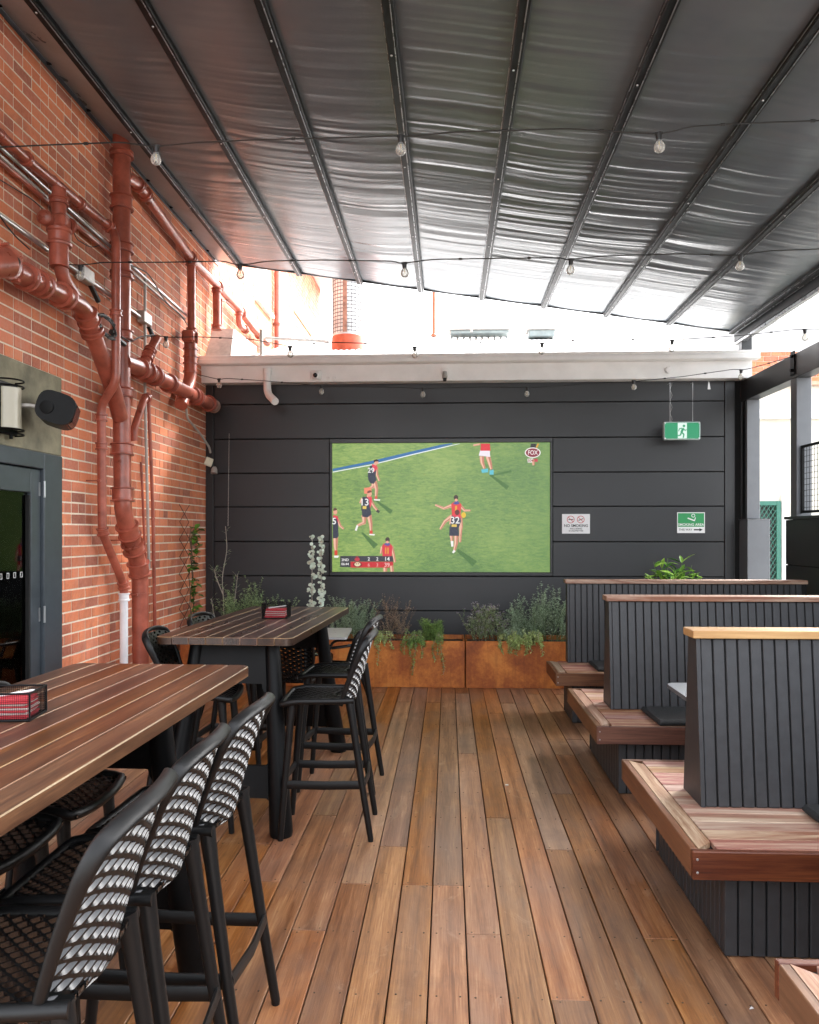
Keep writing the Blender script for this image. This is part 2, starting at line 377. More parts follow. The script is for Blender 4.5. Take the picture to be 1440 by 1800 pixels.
for i in range(14):
    yy = yg-.07-.085*i; dec.box((WX-.0315,yy-.028,1.345),(WX-.031,yy-.022,1.385)); dec.box((WX-.0315,yy-.004,1.345),(WX-.031,yy+.002,1.385)); dec.box((WX-.0315,yy-.022,1.38),(WX-.031,yy-.004,1.385)); dec.box((WX-.0315,yy-.022,1.345),(WX-.031,yy-.004,1.35))
rel(door, dec).build('square_decals', flat('decal_white',(.5,.5,.5),.6), door, smooth=0, kind='stuff')
# ------------------------------------------------------------------ back wall: charcoal cladding panels, fascia, gutter, roof
bw = thing('back_building', 'low outbuilding clad in wide charcoal panels with white gutter and corrugated roof', 'building', (0, WY, 0))
BX0 = WX+.005; BX1 = onY(1274, 800, WY).x; ztop = onY(700, 655, WY).z+.12
seams = [onY(450, y, WY).z for y in (711,772,832,891,952,1012,1072)]
sx0 = onY(579.5, 900, WY).x; sx1 = onY(971.5, 900, WY).x; sz1 = onY(770, 770.5, WY).z; sz0 = onY(770, 1012, WY).z
def P(a, b, nm='cladding_panel', c=.004, y=WY, mt=None):
    return rel(bw, MB().cbox((a[0],y,a[1]),(b[0],y+.03,b[1]),c)).build(nm, mt or M['charcoal'], bw)
g = .0045; zs = [ztop]+seams+[seams[-1]-.424, -.05]
rel(bw, MB().box((WX-.02,WY+.032,-.3),(BX1+.3,WY+.25,ztop))).build('backing', M['dark'], bw, smooth=0)
xl = BX0+.10
for i in range(len(zs)-1):
    za, zb = zs[i+1]+g, zs[i]-g
    if i in (2,3,4,5):
        P((xl+g,za),(sx0-g,zb)); P((sx1+g,za),(BX1-g,zb))
    else: P((xl+g,za),(BX1-g,zb))
P((BX0,-.05),(xl-g,ztop),'corner_trim'); P((BX1+.002,-.05),(BX1+.12,ztop),'corner_trim')
fy = WY-.16; zf0 = onY(800, 669, fy).z; zf1 = onY(800, 640, fy).z; gx0 = onY(350, 650, fy).x; gx1 = onY(1322, 640, fy).x
rel(bw, MB().cbox((gx0,fy,zf0),(gx1,fy+.02,zf1+.02),.003).box((gx0,fy+.02,zf0+.0),(gx1,WY+.02,zf0+.012))).build('fascia', M['white'], bw)
gz = zf1+.005; gp = [(0,0),(-.10,.0),(-.115,.012),(-.12,.05),(-.112,.066),(-.118,.082),(-.118,.098),(-.104,.102),(-.10,.02),(-.01,.02),(-.01,.11),(0,.11)]
gm = MB(); gm.prism([(gx0-.0,fy-.001+a,gz+b) for a,b in gp],(gx1+.04-gx0,0,0)); gm.box((gx1+.04,fy-.118,gz),(gx1+.052,fy,gz+.105))
rel(bw, gm).build('gutter', M['white'], bw, smooth=20)
# corrugated roof sheet
ry0, ry1, rz0 = fy-.03, 13.0, gz+.09; rs = .295; n = 260; rx0_, rx1_ = WX+.5, BX1+.1
V = []; F = []
for i in range(n+1):
    x = rx0_+(rx1_-rx0_)*i/n; h = .009*math.cos(2*math.pi*x/.076)
    for y in (ry0, ry1): V.append((x,y,rz0+(y-ry0)*rs+h))
F = [(2*i,2*i+2,2*i+3,2*i+1) for i in range(n)]
m = MB(); m.add(V, F); rel(bw, m).build('roof_sheet', M['roofwhite'], bw, smooth=80)
m = MB(); zr_ = rz0+(ry1-ry0)*rs
for i in range(60): m.box((rx0_+i*.1,ry1-.02,zr_+.01),(rx0_+i*.1+.045,ry1+.05,zr_+.035))
rel(bw, m).build('ridge_flashing', M['silver'], bw, kind='stuff')
rel(bw, MB().box((WX+.02,ry0+.05,rz0-.2),(WX+.5,ry1,rz0+.02))).build('box_gutter', M['roofwhite'], bw)
rel(bw, MB().box((rx0_,ry1,0),(rx1_,ry1+.02,zr_-.01)).box((rx1_-.15,WY+.27,-.3),(rx1_-.1,ry1,3.6))).build('side_wall', M['cream'], bw)
# sheet metal hood at the left end of the roof
h0 = [(358,633),(390,633),(404,578),(366,580)]
m = MB(); pts = [onY(355,634,9.9), onY(372,634,9.75), onY(411,580,10.2), onY(362,577,10.4)]
hd = thing('sheet_metal_hood','dull galvanised sheet metal box at the left end of the white gutter','flashing box')
q = [onY(357,634,9.55), onY(441-36,634,9.55), onY(411,578,9.95), onY(361,578,9.95)]; q2 = [p+Vector((.0,1.2,.05)) for p in q]
MB().add(q+q2,[(0,1,2,3),(1,5,6,2),(0,3,7,4),(3,2,6,7)]).build('shell', M['conduit'], hd, smooth=0)
# white elbow pipe under fascia
def P3(px,py,Y): return onY(px,py,Y)
d = thing('elbow_downpipe','short white elbow pipe turning out below the white gutter','pipe')
r_ = .045
pts = fillet([P3(470,648,fy-.05), P3(470,692,fy-.05), P3(484,706,fy-.22)], .09, 6)
MB().tube(pts, r_, 14).build('pipe', M['white'], d); MB().tube([pts[0],pts[0]-Vector((0,0,.05))], r_+.006, 14).build('collar', M['white'], d)
# dome camera, small lamp, round button on the fascia
d = thing('security_camera','small white square-backed security camera on the fascia','camera'); c = P3(556,660,fy-.001)
MB().cbox((c.x-.065,fy-.03,c.z-.06),(c.x+.065,fy-.001,c.z+.06),.01).build('mount', M['white'], d)
MB().lathe((c.x,fy-.03,c.z),(0,-1,-.2),[(0,.052),(.03,.05),(.045,.036),(.05,.03)],20).build('housing', M['white'], d)
MB().lathe((c.x,fy-.078,c.z-.011),(0,-1,-.2),[(0,.028),(.01,.024),(.016,.012),(.018,.001)],16).build('lens', paint('lens_black',(.005,.005,.006),.1,0,0,5,0), d)
d = thing('fascia_spotlight','small white lamp with black tip fixed on the white fascia','lamp'); c = P3(782,655,fy-.001)
MB().lathe((c.x,fy-.001,c.z+.01),(0,-1,0),[(0,.05),(.03,.05),(.035,.04)],16).build('mount', M['white'], d)
MB().lathe((c.x,fy-.05,c.z-.0),(0,-.2,-1),[(0,.025),(.05,.03),(.08,.03)],14).build('head', M['conduit'], d)
MB().lathe((c.x,fy-.066,c.z-.081),(0,-.2,-1),[(0,.022),(.03,.02)],12).build('tip', M['cable'], d)
d = thing('conduit_clip','tiny white pipe clips on the fascia right of the security camera','clip')
for px in (576,588): c = P3(px,664,fy-.001); MB().lathe(c,(0,-1,0),[(0,.02),(.02,.02),(.022,.01)],12).build('clip', M['white'], d)
d = thing('round_vent_cap','round white cap on the fascia above the exit sign','cap'); c = P3(1175.5,650.5,fy-.001)
MB().lathe(c,(0,-1,0),[(0,.042),(.02,.042),(.027,.034),(.028,.01)],18).build('cap', M['white'], d)
# ------------------------------------------------------------------ things beyond the back wall
fl = onY(612, 600, 10.95); d = thing('metal_flue','tall round metal flue in wire mesh rising from the white roof','flue',(fl.x,10.95,fl.z-.2))
fr_ = .205
MB().lathe((0,0,0),(0,0,1),[(0,fr_+.02),(.06,fr_+.02),(.07,fr_+.006),(2.4,fr_+.002)],32,False).build('pipe', paint('flue_sheet',(.58,.58,.57),.35,.5,.25,9,.1), d)
MB().lathe((0,0,.03),(0,0,1),[(0,fr_+.03),(.22,fr_+.018),(.23,fr_+.001)],32,False).build('red_base', paint('red_sealant',(.45,.08,.035),.5,0,.25,14,.2), d)
m = MB()
for i in range(44): m.lathe((0,0,.3+i*.05),(0,0,1),[(0,fr_+.007),(.006,fr_+.009),(.012,fr_+.007)],28,False)
for a in range(26): t = a*2*math.pi/26; m.tube([((fr_+.008)*math.cos(t),(fr_+.008)*math.sin(t),.28),((fr_+.008)*math.cos(t),(fr_+.008)*math.sin(t),2.4)],.004,4)
m.build('wire_cage', paint('rusty_wire',(.13,.12,.12),.6,.2,.3,20,0), d, kind='stuff')
MB().box((-.045,-fr_-.011,.28),(.012,-fr_-.004,2.4)).build('rust_streak', paint('rust_streak',(.26,.12,.08),.8,0,.5,18,.3), d)
def pole(name,label,cat,px,y_top,y_bot,Y,r,mat):
    a = onY(px,y_bot,Y); b = onY(px,y_top,Y); d = thing(name,label,cat,a); MB().tube([(0,0,0),(0,0,(b-a).z)],r,10).build('shaft',mat,d); MB().lathe((0,0,0),(0,0,1),[(0,r*1.7),(.03,r*1.7),(.05,r)],10).build('foot',mat,d); return d
pole('vent_pipe','rust brown vertical pipe standing beyond the white roof ridge','pipe',762.5,460,592,12.6,.028,paint('rust_pipe',(.30,.085,.035),.5,0,.2,9,.1))
pole('antenna_pole','thin grey pole standing beyond the roof right of the rust brown pipe','pole',829,470,584,12.6,.012,M['conduit'])
pole('short_grey_post','short grey upright pipe standing at the left end of the white roof','pipe',459.5,580,630,9.72,.022,M['conduit'])
d = thing('braced_conduit','thin grey conduit lying across the left half of the white roof','conduit'); MB().tube([onY(466,594,10.3),onY(578,600,10.6)],.02,8).build('tube',M['conduit'],d)
for i,(x0,x1,ya,yb,lab) in enumerate(((792,895,577,586,'long low grey roof vent on the ridge right of the thin pole'),(930,976,577,591,'short grey roof vent box at the right of the ridge'))):
    a = onY(x0,yb,12.7); b = onY(x1,ya,12.7); d = thing('roof_vent',lab,'vent',(0,0,0))
    MB().cbox((a.x,12.7,a.z),(b.x,13.0,b.z-.02),.01).build('body',paint('vent_grey',(.22,.26,.26),.5,0,.2,12,.1),d); MB().cbox((a.x-.03,12.66,b.z-.02),(b.x+.03,13.04,b.z+.01),.008).build('lid',M['conduit'],d)
# distant white buildings beyond
d = thing('white_building','white rendered building far beyond the outbuilding roof','building')
MB().box((-2.2,21,-.3),(7.5,26,6.4)).build('wall',M['cream'],d,smooth=0); MB().cbox((-2.4,20.8,6.4),(7.7,26.2,6.6),.02).build('roof',M['roofwhite'],d)
for x in (-.9,1.5,4.0): MB().box((x,20.96,3.9),(x+1.1,20.99,5.2)).build('window',M['roofwhite'],d)
# right hand neighbour: white wall with brick band and green screen door
d = thing('neighbour_building','pale rendered neighbour building with a red brick band beyond the right posts','building'); NY = 13.2
zb0 = onY(1390,672,NY).z; zb1 = onY(1390,619,NY).z
x_r = onY(1383,900,NY).x; xdoor0 = onY(1322,900,NY).x; xdoor1 = onY(1371.5,900,NY).x; zd = onY(1350,881,NY).z
MB().box((3.9,NY,-.3),(xdoor0,NY+.3,zb0-.55)).box((xdoor0,NY,zd),(xdoor1,NY+.3,zb0-.55)).box((xdoor1,NY,-.3),(9,NY+.3,zb0-.55)).box((3.9,NY+.02,zb0-.55),(9,NY+.3,zb0)).build('wall',M['cream'],d,smooth=0)
MB().cbox((3.85,NY-.12,zb0-.60),(9,NY-.002,zb0-.48),.01).cbox((3.85,NY-.05,zb0-.48),(9,NY-.002,zb0-.43),.01).build('cornice',M['white'],d)
MB().cbox((3.9,NY-.09,zb0-.06),(9,NY-.002,zb0-.0),.006).build('ledge',paint('terracotta_ledge',(.5,.30,.22),.8,0,.2,8,.2),d)
zz = zb0+.004; k = 0
nb = 0
while zz < zb1-.05:
    x = 3.92-(.12 if k%2 else 0)
    while x < 9:
        if nb < 280 and x < 7.6: link('brick', (BMESH.setdefault('n', MB().cbox((0,0,0),(.229,.05,.0755),.003).mesh('brick',M['brick'],30))), d, (x,NY-.012+rw.uniform(-.003,.003),zz)); nb += 1
        x += .24
    zz += CO; k += 1
MB().box((3.9,NY+.001,zb0+.002),(9,NY+.3,zb1)).build('mortar_bed',M['mortar'],d,smooth=0)
MB().box((3.9,NY-.02,zb1+.002),(9,NY+.3,zb1+.5)).build('parapet',M['roofwhite'],d,smooth=0)
gd = thing('green_screen_door','green framed security door with diagonal grille in the pale wall','door')
t_ = .07
MB().cbox((xdoor0,NY-.04,-.3),(xdoor0+t_,NY+.02,zd),.004).cbox((xdoor1-t_,NY-.04,-.3),(xdoor1,NY+.02,zd),.004).cbox((xdoor0+t_,NY-.04,zd-t_),(xdoor1-t_,NY+.02,zd),.004).cbox((xdoor0+t_,NY-.04,.75),(xdoor1-t_,NY+.02,.83),.004).build('frame',M['greendoor'],gd)
m = MB(); W_ = xdoor1-xdoor0-2*t_; 
for s_ in (1,-1):
    i = -26
    while i < 30:
        zc = i*.11; a = (xdoor0+t_, zc) if s_>0 else (xdoor1-t_, zc); b = (xdoor1-t_, zc+1.6*W_) if s_>0 else (xdoor0+t_, zc+1.6*W_)
        if b[1] > -.3 and zc < zd-t_:
            def cl(p, q):
                if p[1] < -.3: f_ = (-.3-p[1])/(q[1]-p[1]); p = (p[0]+(q[0]-p[0])*f_, -.3)
                return p
            a2 = cl(a,b); b2 = b
            if b[1] > zd-t_: f_ = (zd-t_-a[1])/(b[1]-a[1]); b2 = (a[0]+(b[0]-a[0])*f_, zd-t_)
            m.tube([(a2[0],NY-.012*s_-.01,a2[1]),(b2[0],NY-.012*s_-.01,b2[1])],.007,4)
        i += 1
m.build('grille',M['greendoor'],gd,kind='stuff')
MB().quad((xdoor0,NY+.2,-.3),(xdoor1,NY+.2,-.3),(xdoor1,NY+.2,zd),(xdoor0,NY+.2,zd)).build('screen_panel',paint('screen_grey',(.14,.15,.15),.6,0,.1,6,0),gd)
MB().cbox((xdoor1+.01,NY-.05,-.3),(xdoor1+.13,NY-.002,zd+.1),.006).build('white_trim',M['white'],gd)
# ------------------------------------------------------------------ right side: half walls, posts, beams, mesh infill
RX = 3.47
Yc = lambda px: onX(px, 800, RX).y
bz = lambda py, px: onX(px, py, RX).z
hw_top = bz(908, 1390); beam0, beam1 = bz(664,1380)-.16, bz(664,1380)+.0
zbt = onX(1440,599.2,RX).z; zbb = onX(1440,645,RX).z
yA0, yA1 = Yc(1313)-.0, Yc(1308); yB0, yB1 = Yc(1400), Yc(1390)
def st(name,label,cat): return thing(name,label,cat)
d = st('pergola_frame','charcoal steel pergola frame of posts and long beam on the right side','frame')
MB().cbox((RX,-2.5,zbb),(RX+.15,WY+.25,zbt),.004).build('beam',M['charcoal2'],d)
def post(y0,w=.15,z0=hw_top,z1=zbb,x=RX,mt='greysteel'): return MB().cbox((x+.002,y0,z0),(x+.15,y0+w,z1-.002),.004).build('post',M[mt],d)
post(yA0,.14); post(yB0,.14)
for y in (yB0-1.95,yB0-3.9,yB0-5.85): post(y,.14)
MB().cbox((RX+.002,WY-.12,hw_top),(RX+.15,WY+.02,zbb-.002),.004).build('post',M['greysteel'],d)
# riser post that carries the awning edge
MB().cbox((RX+.0,WY-.02,zbt+.002),(RX+.12,WY+.10,4.02),.004).build('post',M['charcoal2'],d)
br = Vector((RX-.012,yB0+.04,onX(1392,640,RX).z)); MB().cbox((RX-.014,yB0+.02,br.z-.12),(RX-.002,yB0+.11,br.z+.12),.002).lathe((RX-.014,yB0+.065,br.z+.07),(-1,0,0),[(0,.018),(.02,.016)],8).lathe((RX-.014,yB0+.065,br.z-.07),(-1,0,0),[(0,.018),(.02,.016)],8).build('bracket',M['blacksteel'],d)
for lab,y0,y1 in (('low charcoal wall section between the back wall corner and the grey pier',yA1+.03,WY-.005),('long low charcoal wall with a flat cap running along the right behind the benches',-2.5,Yc(1383))):
    h = thing('half_wall',lab,'wall'); zz = hw_top-.03
    MB().box((RX+.012,y0,-.3),(RX+.14,y1,zz-.002)).build('core',M['dark'],h,smooth=0)
    nseg = 4
    for i in range(nseg): MB().cbox((RX-.01,y0,-.05+i*(zz+.05)/nseg+.003),(RX+.01,y1,-.05+(i+1)*(zz+.05)/nseg-.003),.003).build('cladding_panel',M['charcoal'],h)
    MB().cbox((RX-.03,y0-.01,zz),(RX+.19,y1+.0,zz+.03),.004).build('cap',M['charcoal2'],h)
d = thing('post_plinth','boxed grey pier wrapped around the foot of the far post','pier')
zp = onX(1308,914,RX).z; MB().cbox((RX-.03,yA0-.10,-.05),(RX+.225,yA0+.16,zp),.004).build('shaft',M['greysteel'],d); MB().cbox((RX-.035,yA0-.105,zp),(RX+.23,yA0+.165,zp+.008),.002).build('cap',M['greysteel'],d)
def meshpanel(y0,y1,lab):
    h = thing('mesh_panel',lab,'railing'); z0 = hw_top+.03; z1 = onX(1401,785.5,RX+.05).z; x = RX+.05
    MB().cbox((x-.012,y0,z0),(x+.012,y1,z0+.025),.002).cbox((x-.012,y0,z1-.025),(x+.012,y1,z1),.002).cbox((x-.012,y0,z0+.025),(x+.012,y0+.025,z1-.025),.002).cbox((x-.012,y1-.025,z0+.025),(x+.012,y1,z1-.025),.002).build('frame',M['blacksteel'],h)
    m = MB(); n = int((y1-y0)/.055); q = int((z1-z0)/.052)
    for i in range(1,n): yy = y0+(y1-y0)*i/n; m.tube([(x,yy,z0+.02),(x,yy,z1-.02)],.0028,4)
    for i in range(1,q): zz = z0+(z1-z0)*i/q; m.tube([(x+.004,y0+.02,zz),(x+.004,y1-.02,zz)],.0028,4)
    m.build('wire_mesh',M['blacksteel'],h,kind='stuff')
meshpanel(yA1+.035,WY-.13,'narrow black wire mesh panel between back wall corner and far post')
meshpanel(yB0-1.80,yB0-.005,'wide black wire mesh panel right of the post with string light bracket')
meshpanel(yB0-3.75,yB0-1.96,'second wide black wire mesh panel further along the low wall')
# ------------------------------------------------------------------ awning
YF = 9.72; YN = 2.3; NB = 8
aL = onY(420,463,YF); aR = onY(1288,580,YF); sl = (aR.z-aL.z)/(aR.x-aL.x); ax = lambda i: aL.x+(aR.x-aL.x)*i/NB; az = lambda x: aL.z+sl*(x-aL.x)
aw = thing('awning','retractable dark grey fabric awning with wrinkled bays between black rails','awning')
fab = NT('awning_fabric')
v = fab.coord(); n1 = fab.noise(v, 1.3, 4, .6)
fab.l(fab.ramp(n1,[(.3,(.135,.155,.175)),(.7,(.18,.20,.22))]), fab.b.inputs['Base Color'])
fab.b.inputs['Roughness'].default_value = .26; fab.b.inputs['Metallic'].default_value = .18; fab.b.inputs['Specular IOR Level'].default_value = .5
fab.bump(fab.noise(fab.coord((1,14,1)),2.2,4,.6,.6), .25, .004)
rng = np.random.RandomState(5)
def smooth1d(y, f, seed):
    r = np.random.RandomState(seed); k = np.floor(y*f).astype(int)-int(np.floor(y.min()*f)); t = y*f-np.floor(y*f); a = r.randn(k.max()+3); t = t*t*(3-2*t); return a[k]*(1-t)+a[k+1]*t
for i in range(NB):
    nx, ny = 10, 1300; u = np.linspace(0,1,nx+1); y = np.linspace(YN,YF,ny+1); U,Y = np.meshgrid(u,y)
    bow = .022*np.sin(math.pi*U)*(1 if i%2 else .8)*smooth1d(Y.ravel(),.5,90+i).reshape(Y.shape)+.04*(U-.5)*rng.randn()
    Yw = Y+bow
    env = .55+.45*np.clip(smooth1d(Y.ravel(),.8,33+i).reshape(Y.shape)*.6+.6,0,1.6)
    fade = np.clip((Y-3.2)/2.2,.55,1.1)*np.clip(1-(Y-7.0)/4.5,.4,1)
    h = 0
    for f,a,s_ in ((3.1,.0040,1),(9.5,.0042,2),(21,.0028,3),(34,.0010,4)):
        hl = smooth1d(Yw.ravel(),f,100*s_+i).reshape(Y.shape); hr = smooth1d(Yw.ravel(),f,100*s_+i+1).reshape(Y.shape)
        h = h+a*(hl*(1-.45*U)+hr*.45*U)
    edge = 1-.55*np.sin(math.pi*U)**.5*.6
    Z = -.014*4*U*(1-U)+h*env*fade*edge
    Z[:, 0] = 0; Z[:, -1] = 0
    X = ax(i)+(ax(i+1)-ax(i))*U
    Zt = aL.z+sl*(X-aL.x)+Z
    vv = np.stack([X,Y,Zt],-1).reshape(-1,3); W = nx+1
    idx = np.arange(ny*W).reshape(ny,W)[:,:-1].ravel(); fs = np.stack([idx,idx+1,idx+W+1,idx+W],-1)
    me = bpy.data.meshes.new('fabric_bay'); me.from_pydata(vv.tolist(),[],fs.tolist()); me.materials.append(fab.m); me.polygons.foreach_set('use_smooth',[True]*len(fs))
    link('fabric_bay',me,aw)
for i in range(NB+1):
    x = ax(i); z_ = az(x)
    MB().cbox((x-.034,YN,z_-.048),(x+.034,YF+.035,z_+.03),.004).build('rail',M['awnframe'],aw)
    MB().cbox((x+.010,YN,z_-.054),(x+.016,YF+.03,z_-.0485),.001).cbox((x-.040,YN,z_-.03),(x-.035,YF+.03,z_-.025),.001).build('rail_track',M['awnlight'],aw)
    sc = MB()
    for yy in (4.9,6.4,7.9,9.3): sc.lathe((x-.012,yy,z_-.049),(0,0,-1),[(0,.008),(.005,.006)],8)
    sc.build('rail_screws',M['silver'],aw,kind='stuff')
for i in range(NB):
    x0, x1 = ax(i)+.036, ax(i+1)-.036
    m = MB(); m.prism([(x0,YF+.002,az(x0)-.022),(x1,YF+.002,az(x1)-.022),(x1,YF+.002,az(x1)+.012),(x0,YF+.002,az(x0)+.012)],(0,.03,0)); m.build('front_hem',M['awnframe'],aw,smooth=0)
# right edge gutter beam under the awning
xr = ax(NB); MB().cbox((xr+.05,YN,az(xr)-.13),(xr+.17,YF+.1,az(xr)+.05),.006).build('side_gutter',M['awnframe'],aw)
MB().cbox((xr+.051,YN,az(xr)-.165),(xr+.11,YF+.1,az(xr)-.132),.004).build('side_gutter_lip',M['awnlight'],aw)
MB().cbox((xr+.175,YN,az(xr)-.04),(xr+.235,YF+.1,az(xr)+.10),.004).build('outer_trim',M['roofwhite'],aw)
# sloping flashing between wall and first rail
fw = onX(195,243,WX).z
m = MB(); x0 = ax(0)-.036
m.prism([(WX+.012,YN,fw),(x0,YN,az(x0)+.005),(x0,YN,az(x0)+.012),(WX+.012,YN,fw+.008)],(0,YF+.3-YN,0)); m.build('flashing',paint('flashing_sheet',(.30,.33,.36),.3,.2,.25,2.5,.1),aw,smooth=0)
ff = thing('wall_flashing_strip','dark metal strip screwed to the brick wall along the awning edge','flashing'); MB().cbox((WX+.001,YN,fw-.035),(WX+.010,YF+.45,fw+.03),.002).build('strip',M['charcoal2'],ff)
m = MB()
for k in range(14): m.lathe((WX+.011,1.2+k*.65,fw-.005),(1,0,-.3),[(0,.018),(.012,.014),(.03,.009)],8)
m.build('anchor_bolts',M['blacksteel'],ff,kind='stuff')
# ------------------------------------------------------------------ pipes on the brick wall
def W(px,py,o=.12): return wall(px,py,o)
def pipe_thing(name,label,pts,r,collars=(),mat='pipe',fr=None,clips=(),flat_part='pipe'):
    d = thing(name,label,'pipe'); P_ = fillet(pts, fr or r*1.8, 6) if len(pts)>2 else [Vector(p) for p in pts]
    MB().tube(P_,r,18).build(flat_part,M[mat],d)
    L = [0]
    for a,b in zip(P_,P_[1:]): L.append(L[-1]+(b-a).length)
    def at(t):
        s_ = t*L[-1]
        for k in range(len(P_)-1):
            if L[k+1] >= s_: f_ = (s_-L[k])/max(1e-9,L[k+1]-L[k]); return P_[k].lerp(P_[k+1],f_),(P_[k+1]-P_[k]).normalized()
        return P_[-1],(P_[-1]-P_[-2]).normalized()
    for t,ln in collars:
        c,tn = at(t); c = c-tn*ln/2; e = r*.16+.002
        MB().lathe(c,tn,[(0,r+.001),(0,r+e*1.9),(.010,r+e*2),(.016,r+e),(ln-.016,r+e),(ln-.010,r+e*2),(ln,r+e*1.9),(ln,r+.001)],20,False).build('collar',M[mat],d)
    for t in clips:
        c,tn = at(t); MB().lathe(c-tn*.012,tn,[(0,r),(0,r+.004),(.024,r+.004),(.024,r)],18,False).tube([c+Vector((0,-r-.012,0)),Vector((WX,c.y-r-.03,c.z))],.006,6).lathe(c+Vector((0,-r-.004,0)),(0,1,0),[(-.012,.012),(.0,.012)],8).build('clip',M[mat],d)
    return d
o = .15
# main soil stack
pts = [W(214,235,.13),W(214,700,.13),W(216,900,.16),W(246,1000,.16),W(249,1420,.16)]
zb_ = 0.0; pts[-1].z = .0
main = pipe_thing('soil_stack','thick red painted soil stack running down the brick wall left of the back corner',pts,.075,[(.035,.05),(.115,.12),(.19,.08),(.235,.06),(.335,.08),(.43,.08),(.525,.10),(.60,.12),(.665,.12),(.70,.10),(.745,.12)],clips=(.685,.79))
# slim waste pipe with white lower length
pts = [W(-60,183,.10),W(55,287,.10),W(104,327,.10),W(150,366,.10),W(199,404,.16),W(204,425,.25),W(204,672,.25),W(178,712,.11),W(180,936,.10),W(217,1026,.12),W(218,1044,.12)]
pipe_thing('waste_pipe','slim red waste pipe running along the wall then down to a white length',pts,.036,[(.13,.03),(.28,.05),(.36,.05),(.52,.05),(.69,.06),(.735,.06),(.87,.06),(.985,.06)],fr=.07,clips=(.07,.2,.79))
pts = [W(218,1045,.12),W(218,1400,.12)]; pts[1].z = 0.0
pipe_thing('white_pipe','white plastic pipe length continuing the slim red waste pipe down the brickwork',pts,.035,[(.02,.07)],mat='pipewhite')
# thick branch that falls from upper left into the stack
pts = [W(-60,425,.17),W(8,468,.17),W(96,512,.17),W(148,540,.17),W(168,600,.16),W(198,682,.15),W(212,735,.14)]
pipe_thing('soil_branch','thick red soil branch falling from the left into the main stack',pts,.068,[(.12,.05),(.26,.05),(.33,.09),(.46,.10),(.62,.09),(.67,.05)],fr=.14,clips=(.2,))
pts = [W(104,318,.15),W(104,350,.15)]
trap = pipe_thing('vent_riser','red riser with access box standing on the thick branch near the top left',[W(104,332,.16),W(104,455,.17),W(112,492,.17),W(140,534,.17)],.05,[(.1,.05)],fr=.15)
MB().tube([W(105,385,.16),W(104,400,.16),W(104,470,.17)],.066,18).build('access_body',M['pipe'],trap)
a = W(104,408,.16); MB().lathe(a-Vector((0,0,.10)),(0,0,1),[(0,.07),(0,.086),(.014,.09),(.03,.078),(.09,.078),(.10,.088),(.118,.088),(.118,.066)],20,False).build('collar',M['pipe'],trap)
a = W(104,392,.16); MB().cbox((a.x-.06,a.y-.07,a.z-.05),(a.x+.07,a.y+.06,a.z+.055),.02).build('access_box',M['pipe'],trap)
MB().lathe((a.x+.04,a.y+.06,a.z+.0),(.3,1,0),[(0,.06),(.02,.062),(.03,.05),(.031,.03),(.012,.026)],16).build('access_flange',M['pipe'],trap)
MB().lathe((a.x-.05,a.y-.07,a.z),(0,-1,0),[(0,.055),(.05,.055),(.06,.045),(.07,.02)],14).build('plug',M['pipe'],trap)
# flange at the far left of the branch
fl_ = thing('cleanout_flange','red bolted cleanout flange with dark cap at the far left above the lintel','flange'); a = W(12,462,.25)
MB().lathe(a,(1,-.25,0),[(0,.10),(.02,.10),(.025,.08),(.05,.075),(.06,.04)],18).build('plate',M['pipe'],fl_); MB().lathe(a+Vector((.06,-.015,0)),(1,-.25,0),[(0,.03),(.02,.026)],12).build('cap',M['cable'],fl_)
for k in range(4):
    t = k*math.pi/2+.6; MB().lathe(a+Vector((.02,.11*math.cos(t),.11*math.sin(t))),(1,-.25,0),[(-.02,.012),(.03,.012)],6).build('bolt',M['pipe'],fl_)
MB().tube([W(-40,466,.2),a+Vector((0,.0,0))],.09,16).build('body',M['pipe'],fl_)
# upper level pipe along the wall with drops
pts = [W(222,310,.13),W(240,320,.11),W(337,455,.11),W(386,506,.11),W(420,543,.11),W(445,578,.11),W(470,604,.11)]
up = pipe_thing('upper_waste_pipe','red waste pipe running along the wall just under the awning edge',pts,.048,[(.06,.05),(.09,.05),(.33,.06),(.52,.05),(.72,.05),(.9,.05)],fr=.1)
pts = [W(336,458,.11),W(337,590,.11)]
dr = pipe_thing('waste_stack','red vertical stack with access box left of the white gutter',pts,.045,[(.04,.05),(.93,.05)])
MB().tube(fillet([W(335,585,.12),W(335,668,.12),W(318,712,.12)],.12,6),.07,18).build('body',M['pipe'],dr)
for py in (615,628,640,655): a = W(335,py,.12); MB().lathe(a,(0,0,1),[(0,.071),(0,.082),(.014,.082),(.014,.071)],18,False).build('collar',M['pipe'],dr)
a = W(334,593,.12); MB().cbox((a.x-.06,a.y-.12,a.z-.07),(a.x+.07,a.y+.06,a.z+.06),.02).build('access_box',M['pipe'],dr); MB().lathe((a.x+.06,a.y+.03,a.z),(1,.4,0),[(0,.065),(.015,.065),(.02,.045),(.005,.03)],14).build('access_flange',M['pipe'],dr)
for k,(px,y0,y1,r,lab) in enumerate(((381,506,580,.048,'red drop pipe into the white roof, nearer of the two behind the gutter'),(420,548,585,.04,'short red drop pipe with elbow further along the upper pipe'))):
    pts = [W(px,y0,.11),W(px,y1,.11)]
    if k: pts = [W(px,y0,.11),W(px,572,.11),W(432,580,.14)]
    pipe_thing('drop_pipe',lab,pts,r,[(.06,.05),(.94,.06)],fr=.1)
pipe_thing('thin_drop_pipe','thin red pipe beside the nearer drop pipe',[W(389,530,.09),W(389,582,.09)],.014,[])
pts = [W(389,527,.09),W(398,530,.09),W(425,556,.09)]; pipe_thing('thin_branch_pipe','thin red pipe under the upper waste pipe',pts,.016,[])
